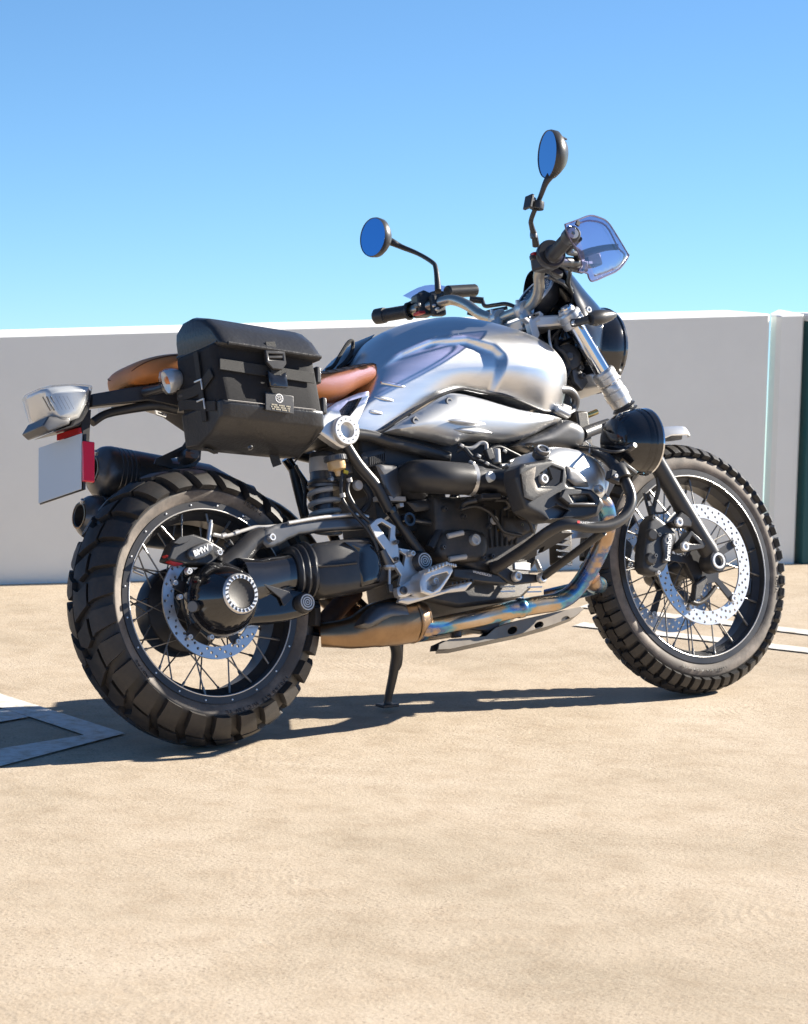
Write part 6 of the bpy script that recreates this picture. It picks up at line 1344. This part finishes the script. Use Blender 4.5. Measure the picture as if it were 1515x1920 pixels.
bm = B_(); box(bm, (1.0951, -0.16, 1.0753), (0.05, 0.012, 0.012), ry(20)); put('cable_box', bm, 'graphite', bar, bevel=0.003)
# left hand switchgear and clutch
gd2 = Vector((0.937, 0.43, 1.115)) - Vector((0.9951, 0.31, 1.1077))
bm = B_(); box(bm, (1.0069, 0.3, 1.1161), (0.045, 0.05, 0.062), Matrix.Rotation(R_(-12), 3, 'Z')); put('switch_box', bm, 'plastic', bar, bevel=0.008, seg=3)
bm = B_(); box(bm, (0.9665, 0.265, 1.0866), (0.02, 0.03, 0.008)); put('horn_button', bm, 'redpaint', bar, bevel=0.002)
bm = B_(); box(bm, (0.9614, 0.262, 1.1072), (0.012, 0.02, 0.012)); put('signal_switch', bm, 'graphite', bar, bevel=0.003)
bm = B_(); box(bm, (1.0134, 0.3, 1.144), (0.022, 0.03, 0.018), ry(20)); put('signal_switch', bm, 'plastic', bar, bevel=0.004)
bm = B_(); box(bm, (1.024, 0.258, 1.1063), (0.04, 0.024, 0.058)); lv = put('clutch_perch', bm, 'plastic', bar, bevel=0.006)
bolt((1.0089, 0.24, 1.0925), bar, r=0.005, h=0.004); bolt((1.0011, 0.242, 1.1025), bar, r=0.004, h=0.004)
bm = B_(); tube(bm, [(1.0552, 0.25, 1.1414), (1.1509, 0.25, 1.1461)], 0.019, seg=16, n=1, flat=0.9); put('clutch_reservoir', bm, 'black', bar, bevel=0.004)
pipe('clutch_fitting', [(1.104, 0.22, 1.1146), (1.1337, 0.2, 1.1057)], 0.009, 'plastic', bar, n=1)
pipe('clutch_hose', [(1.1304, 0.2, 1.1057), (1.1222, 0.18, 1.0865), (1.132, 0.15, 1.0822), (1.1481, 0.12, 1.0778), (1.1528, 0.08, 1.0526), (1.1425, 0.05, 1.0114)], 0.0055, 'plastic', bar)
pipe('clutch_hose', [(1.0682, 0.19, 1.0702), (1.0921, 0.18, 1.0625), (1.1084, 0.14, 1.0639), (1.1304, 0.1, 1.0626)], 0.005, 'plastic', bar)
pipe('clutch_lever', [(1.0771, 0.26, 1.1321), (1.064, 0.31, 1.152), (1.0537, 0.37, 1.1499), (1.0494, 0.43, 1.1476)], [0.008, 0.007, 0.006, 0.006], 'plastic', bar)
# risers
for q0, q1 in (((1.0687, 0.065, 1.0256), (1.045, 0.05, 0.99)), ((1.081, -0.03, 1.0271), (1.075, -0.05, 0.985))):
    q0 = V(q0); bm = B_(); drum(q0, (0.1, 1, 0.05), 0.0235, 0.032, 'bar_clamp', 'alu')
    bm = B_(); cyl(bm, q0, V(q1), 0.016, 0.020); put('bar_riser', bm, 'alu', bar)
    for s in (-1, 1):
        bm = B_(); cyl(bm, q0 + Vector((s*0.017, 0, 0.012)), q0 + Vector((s*0.017, 0, 0.026)), 0.005, seg=12); put('riser_bolt', bm, 'alu', bar)
bm = B_(); pillow(bm, [(1.0446, -0.07, 0.9973), (1.1018, -0.07, 1.0156), (1.1128, -0.07, 1.0072), (1.1015, -0.07, 0.9905), (1.0843, -0.07, 0.9872), (1.091, -0.07, 0.9537), (1.0803, -0.07, 0.9404), (1.0655, -0.07, 0.9505), (1.0609, -0.07, 0.9839)], depth=0.02, holes=[[(1.0662, -0.07, 1.0023), (1.0988, -0.07, 1.0106), (1.1, -0.07, 1.0056), (1.073, -0.07, 0.9939)]]); put('riser_web', bm, 'alu', bar, bevel=0.003)
bar.matrix_local = SM
# hand guards
def guard(pts, depth, name='hand_guard'):
    bm = B_(); pillow(bm, pts, depth=depth, bulge=0.012, soft=0.06, step=0.012, smooth=2); return put(name, bm, 'smoke', bike, True, ang=50)
hg1 = guard([(0.9073, -0.45, 1.1406), (0.9816, -0.414, 1.1635), (1.0461, -0.383, 1.1832), (1.1009, -0.356, 1.1856), (1.1418, -0.335, 1.1807), (1.1797, -0.314, 1.1578), (1.2353, -0.283, 1.1169), (1.2402, -0.28, 1.107), (1.184, -0.304, 1.0681), (1.1024, -0.342, 1.0402), (1.0303, -0.376, 1.0186), (1.0114, -0.386, 1.0257), (1.0042, -0.391, 1.035), (0.9587, -0.414, 1.0354), (0.9815, -0.404, 1.0515), (0.9614, -0.417, 1.0863), (0.9196, -0.441, 1.1146)], 0.003)
bm = B_(); rim_ = [(0.9073, -0.45, 1.1406), (0.9816, -0.414, 1.1635), (1.0461, -0.383, 1.1832), (1.1009, -0.356, 1.1856), (1.1418, -0.335, 1.1807), (1.1797, -0.314, 1.1578), (1.2353, -0.283, 1.1169), (1.2402, -0.28, 1.107), (1.184, -0.304, 1.0681), (1.1024, -0.342, 1.0402), (1.0303, -0.376, 1.0186), (1.0114, -0.386, 1.0257), (1.0042, -0.391, 1.035), (0.9587, -0.414, 1.0354), (0.9815, -0.404, 1.0515), (0.9614, -0.417, 1.0863), (0.9196, -0.441, 1.1146)]; tube(bm, rim_ + [rim_[0]], 0.0022, seg=6, n=3); put('guard_edge', bm, 'purple', hg1)
bm = B_(); tube(bm, [(0.9756, -0.419, 1.1525), (1.0395, -0.388, 1.1689), (1.1253, -0.345, 1.1686), (1.1831, -0.312, 1.1221), (1.2152, -0.295, 1.107), (1.1741, -0.312, 1.0727), (1.0427, -0.374, 1.0336)], 0.0025, seg=6, n=4); put('guard_bead', bm, 'purple', hg1)
bm = B_(); box(bm, (0.9643, -0.43, 1.1494), (0.010, 0.006, 0.012), ry(30)); put('guard_clip', bm, 'black', hg1)
guard([(1.047, 0.42, 1.1753), (1.0677, 0.4, 1.187), (1.0842, 0.34, 1.1852), (1.1017, 0.3, 1.1659), (1.1012, 0.29, 1.1473), (1.0736, 0.33, 1.1242), (1.0628, 0.37, 1.1254), (1.0565, 0.42, 1.1535)], 0.003)
# mirrors
def mirror(c_, nrm, r, stem, k=1.0):
    c_ = V(c_); n = V(nrm).normalized()
    bm = B_(); lathe(bm, [(r*0.965, 0.0), (r*1.0, 0.002), (r*1.03, -0.004), (r*1.0, -0.018), (r*0.84, -0.028), (r*0.60, -0.040), (r*0.30, -0.046), (0, -0.048)], c_, n, 48); h_ = put('mirror', bm, 'plastic', bike, True, ang=50)
    bm = B_(); lathe(bm, [(0, 0.0), (r*0.97, 0.0)], c_, n, 48); put('mirror_glass', bm, 'mirror', h_)
    stem = [c_ - n*0.034 + (V(stem[0])-c_)*0.25] + list(stem)
    bm = B_(); tube(bm, stem, [0.012, 0.010, 0.0075, 0.006, 0.006, 0.0065, 0.008, 0.009][:len(stem)], seg=14, n=4); put('mirror_stem', bm, 'plastic', h_, ang=60)
    return h_
m1 = mirror((0.9174, -0.41, 1.3272), (-1.0, 0.26, 0.12), 0.0585, [(0.9205, -0.405, 1.2743), (0.9099, -0.395, 1.257), (0.9054, -0.375, 1.2301), (0.905, -0.33, 1.1875), (0.9178, -0.31, 1.1731), (0.9349, -0.295, 1.1523), (0.9471, -0.28, 1.1313)])
m2 = mirror((0.9759, 0.44, 1.3381), (-1.0, -0.10, 0.10), 0.053, [(1.0346, 0.43, 1.32), (1.0518, 0.42, 1.3068), (1.0676, 0.37, 1.2753), (1.0724, 0.32, 1.24), (1.0667, 0.3, 1.2198), (1.0513, 0.28, 1.1771), (1.0376, 0.265, 1.1465)])
bm = B_(); lathe(bm, [(0, -0.008), (0.0085, -0.008), (0.0095, 0.0), (0.0085, 0.008), (0, 0.008)], (0.9306, -0.297, 1.1542), (0.1, 0, 1), 14); put('stem_nut', bm, 'graphite', m1)
# phone holder clamp on the stem
bm = B_(); lathe(bm, [(0.008, -0.009), (0.0175, -0.009), (0.0185, 0), (0.0175, 0.009), (0.008, 0.009)], (0.8986, -0.365, 1.2104), (0.25, -0.1, 1), 24, closed=True); ph = put('phone_clamp', bm, 'plastic', bike, True)
bm = B_(); box(bm, (0.8703, -0.37, 1.2168), (0.008, 0.03, 0.036), ry(22)); put('clamp_pad', bm, 'plastic', ph, bevel=0.002)
bm = B_(); box(bm, (0.8824, -0.37, 1.2235), (0.016, 0.012, 0.012), ry(22)); put('clamp_jaw', bm, 'graphite', ph, bevel=0.002)
mc_ = Vector((0.9174, -0.41, 1.3272))
for k in range(3):
    bm = B_(); box(bm, mc_ + Vector((0.0375-0.003*k, -0.026, 0.034-0.010*k)), (0.016, 0.004, 0.003), ry(25)); put('mirror_vent', bm, 'black', m1)
# gauge
gc = Vector((1.1513, 0, 1.076)); gn = Vector((-0.72, 0, 0.69))
bm = B_(); lathe(bm, [(0, 0.0), (0.056, 0.0), (0.058, 0.004), (0.063, 0.004), (0.064, 0.0), (0.062, -0.02), (0.045, -0.045), (0, -0.05)], gc, gn, 48); ga = put('gauge', bm, 'plastic', bike, True, ang=35)
bm = B_(); lathe(bm, [(0.0575, 0.0042), (0.0585, 0.0062), (0.0635, 0.0055), (0.0645, 0.0)], gc, gn, 48); put('gauge_bezel', bm, 'alu', ga)
bm = B_(); lathe(bm, [(0, 0.0012), (0.0555, 0.0012)], gc, gn, 40); put('gauge_dial', bm, 'dial', ga)
d_, x_, y_ = axis_frame(gn)
for k in range(24):
    a = 2*math.pi*k/24; bm = B_(); rr = 0.046; cyl(bm, gc + d_*0.002 + (x_*math.cos(a)+y_*math.sin(a))*0.040, gc + d_*0.002 + (x_*math.cos(a)+y_*math.sin(a))*0.049, 0.0006 if k % 2 else 0.001, seg=5); put('dial_tick', bm, 'white', ga)
bm = B_(); cyl(bm, gc + d_*0.003, gc + d_*0.003 + (x_*0.5+y_*0.86)*0.04, 0.0012, seg=6); put('needle', bm, 'white', ga)
# headlamp with its screen
hc_ = Vector((1.245, 0, 0.935)); hn_ = Vector((0.985, 0, -0.12))
bm = B_(); lathe(bm, [(0, -0.03), (0.05, -0.025), (0.085, 0.0), (0.104, 0.035), (0.110, 0.065), (0.112, 0.085), (0.108, 0.095), (0.104, 0.096), (0.07, 0.108), (0, 0.116)], hc_, hn_, 48); hl = put('headlamp', bm, 'gloss', bike, True, ang=40)
bm = B_(); lathe(bm, [(0.110, 0.086), (0.1145, 0.092), (0.112, 0.100), (0.105, 0.100)], hc_, hn_, 48); put('headlamp_rim', bm, 'gloss', hl)
bm = B_(); lathe(bm, [(0, 0.120), (0.06, 0.113), (0.104, 0.0985)], hc_, hn_, 40); put('headlamp_lens', bm, 'clear', hl)
SC = smooth_tab([(1.205, 1.160, 0.030, 0.012), (1.225, 1.150, 0.065, 0.035), (1.255, 1.118, 0.090, 0.065), (1.295, 1.072, 0.105, 0.105), (1.335, 1.030, 0.115, 0.145), (1.362, 0.988, 0.124, 0.170), (1.366, 0.945, 0.126, 0.172), (1.350, 0.900, 0.116, 0.150), (1.325, 0.872, 0.095, 0.115)], 5)
def scr(row, off):
    x, z, w, back = row; return [(x - back*abs(t)**2.6 - off, w*t*(1-off*2), z - 0.10*t*t*0.25 + 0.02*t*t) for t in [-1+2*k/16 for k in range(17)]]
bm = B_(); loft(bm, [scr(r, 0.0) + scr(r, 0.004)[::-1] for r in SC]); put('headlamp_screen', bm, 'gloss', hl, ang=50)
# front indicator
ia_, ib_ = Vector((1.1523, -0.2, 0.9632)), Vector((1.2461, -0.2, 0.977))
L = (ib_-ia_).length
bm = B_(); lathe(bm, [(0, 0), (0.016, 0.002), (0.0205, L*0.2), (0.0195, L*0.42), (0.014, L*0.7), (0.006, L*0.93), (0, L)], ia_, ib_-ia_, 28); fi = put('indicator', bm, 'plastic', bike, True, ang=60)
bm = B_(); lathe(bm, [(0.0205, L*0.22), (0.0212, L*0.24), (0.0198, L*0.44), (0.0142, L*0.72), (0.0066, L*0.94), (0, L*1.01)], ia_ + Vector((0, 0.002, -0.001)), ib_-ia_, 28); put('indicator_lens', bm, 'clear', fi)
pipe('indicator_stalk', [(1.1347, -0.15, 0.9648), (1.1437, -0.17, 0.9635), (1.1542, -0.2, 0.9646)], [0.011, 0.010, 0.011], 'plastic', fi)
bolt((1.1325, -0.162, 0.9634), fi, r=0.007, h=0.004); bolt((1.1946, -0.15, 0.9994), fi, r=0.009, h=0.004)
i2a, i2b = Vector((ia_.x, -ia_.y, ia_.z)), Vector((ib_.x, -ib_.y, ib_.z))
bm = B_(); lathe(bm, [(0, 0), (0.016, 0.002), (0.0205, L*0.2), (0.0195, L*0.42), (0.014, L*0.7), (0.006, L*0.93), (0, L)], i2a, i2b-i2a, 28); fi2 = put('indicator', bm, 'plastic', bike, True, ang=60)
pipe('indicator_stalk', [(ia_.x-0.02, 0.12, ia_.z), (ia_.x, 0.2, ia_.z)], 0.010, 'plastic', fi2, n=1)
# front mudguard
def fender_ring(a, w, R):
    c_, s_ = math.cos(a), math.sin(a); out = []
    for t in [-1+2*k/12 for k in range(13)]:
        r_ = R - 0.030*t*t; out.append((WB + r_*c_, w*t, RF + r_*s_))
    for t in [1-2*k/12 for k in range(13)]:
        r_ = R - 0.003 - 0.030*t*t; out.append((WB + r_*c_, w*t*0.96, RF + r_*s_))
    return out
bm = B_(); loft(bm, [fender_ring(R_(a), w, R) for a, w, R in ((79, 0.012, 0.388), (80.5, 0.034, 0.387), (84, 0.05, 0.385), (95, 0.062, 0.382), (110, 0.068, 0.378), (130, 0.070, 0.376), (150, 0.068, 0.376), (165, 0.06, 0.378))])
put('mudguard', bm, 'alu', bike, True, ang=50)
# front calipers, hoses, brackets
co_ = [(1.2867, -0.118, 0.3657), (1.3019, -0.118, 0.4068), (1.3193, -0.118, 0.448), (1.3419, -0.118, 0.4672), (1.3638, -0.118, 0.4522), (1.4016, -0.118, 0.4196), (1.4065, -0.118, 0.4016), (1.3814, -0.118, 0.3564), (1.3473, -0.118, 0.3204), (1.3232, -0.118, 0.3084), (1.29, -0.118, 0.3195), (1.2795, -0.118, 0.3326)]
bm = B_(); pillow(bm, co_, depth=0.034, bulge=0.005, soft=0.010, step=0.006, smooth=1); fc = put('brake_caliper', bm, 'plastic', bike, True, ang=45)
bm = B_(); pillow(bm, [(1.3409, -0.13, 0.3408), (1.3492, -0.13, 0.3647), (1.349, -0.13, 0.3983), (1.3626, -0.13, 0.4124), (1.3765, -0.13, 0.4138), (1.3834, -0.13, 0.4008), (1.3776, -0.13, 0.3758), (1.3624, -0.13, 0.3472), (1.3514, -0.13, 0.3385)], depth=0.012, bulge=0.003, soft=0.006, step=0.004, smooth=2); put('caliper_pad', bm, 'graphite', fc, ang=50)
text('caliper_lettering', 'brembo', 0.0205, (1.3616, -0.1342, 0.3739), Vector((1.3691, -0.134, 0.4009))-Vector((1.3536, -0.134, 0.3449)), Vector((1.3362, -0.134, 0.3773))-Vector((1.3792, -0.134, 0.373)), 'white', fc, bold=0.0004)
for q in ((1.3186, -0.128, 0.3143), (1.3314, -0.125, 0.4568), (1.3153, -0.13, 0.3581), (1.3378, -0.13, 0.4115)): bolt(q, fc, r=0.006, h=0.006, material='alu' if q[2] < 0.35 else 'graphite')
bm = B_(); pillow(bm, [(1.3804, -0.135, 0.4423), (1.3983, -0.135, 0.4499), (1.4238, -0.135, 0.4678), (1.4578, -0.135, 0.443), (1.4501, -0.135, 0.4255), (1.3945, -0.135, 0.4298)], depth=0.03); lg = put('caliper_lug', bm, 'black', bike, True, bevel=0.004)
bolt((1.402, -0.142, 0.4401), lg, r=0.0125, h=0.005)
bm = B_(); pillow(bm, [(1.3935, -0.135, 0.3721), (1.4091, -0.135, 0.3903), (1.4475, -0.135, 0.418), (1.4931, -0.135, 0.3796), (1.4826, -0.135, 0.3687), (1.4146, -0.135, 0.3613)], depth=0.03, holes=[[(1.4302, -0.135, 0.385), (1.4475, -0.135, 0.4031), (1.4683, -0.135, 0.3809)]]); lg2 = put('caliper_lug', bm, 'black', bike, True, bevel=0.003)
bolt((1.4102, -0.142, 0.3756), lg2, r=0.0125, h=0.005)
co2 = [(x, 0.06, z) for x, y, z in co_]
bm = B_(); pillow(bm, co2, depth=0.055, smooth=2); put('brake_caliper', bm, 'plastic', bike, True, bevel=0.006)
pipe('brake_hose', [(1.3683, -0.1, 0.6014), (1.3768, -0.11, 0.5738), (1.3778, -0.11, 0.5356), (1.3693, -0.1, 0.5037), (1.3557, -0.1, 0.4746)], 0.0055, 'plastic', steer=True)
pipe('brake_hose', [(1.3524, -0.08, 0.5291), (1.3559, -0.08, 0.5035), (1.353, -0.09, 0.468)], 0.004, 'plastic', steer=True)
bm = B_(); cyl(bm, (1.3645, -0.075, 0.5274), (1.3723, -0.075, 0.51), 0.006); put('bleed_nipple', bm, 'plastic', fc)
bm = B_(); cyl(bm, (1.3534, -0.095, 0.4925), (1.3554, -0.095, 0.4649), 0.009); put('hose_union', bm, 'plastic', fc)
pipe('sensor_cable', [(1.3612, -0.09, 0.474), (1.3938, -0.1, 0.4729), (1.4102, -0.11, 0.4875)], 0.003, 'plastic', steer=True)
bm = B_(); tube(bm, [(1.4467, -0.09, 0.2384), (1.473, -0.09, 0.2303), (1.5062, -0.09, 0.2431), (1.5425, -0.09, 0.2708)], 0.006, seg=10); put('sensor_arm', bm, 'cast', fc)
bm = B_(); pillow(bm, [(1.4642, -0.105, 0.2818), (1.5014, -0.105, 0.3008), (1.5045, -0.105, 0.2879), (1.4676, -0.105, 0.2413), (1.4503, -0.105, 0.2381)], depth=0.02); put('sensor_bracket', bm, 'cast', fc, bevel=0.002)
for q in ((1.3196, -0.123, 0.4135), (1.3037, -0.123, 0.3514)):
    bm = B_(); lathe(bm, [(0, 0.010), (0.012, 0.010), (0.016, 0.006), (0.018, -0.004), (0, -0.004)], q, (-0.15, -1, 0), 24); put('piston_boss', bm, 'plastic', fc)
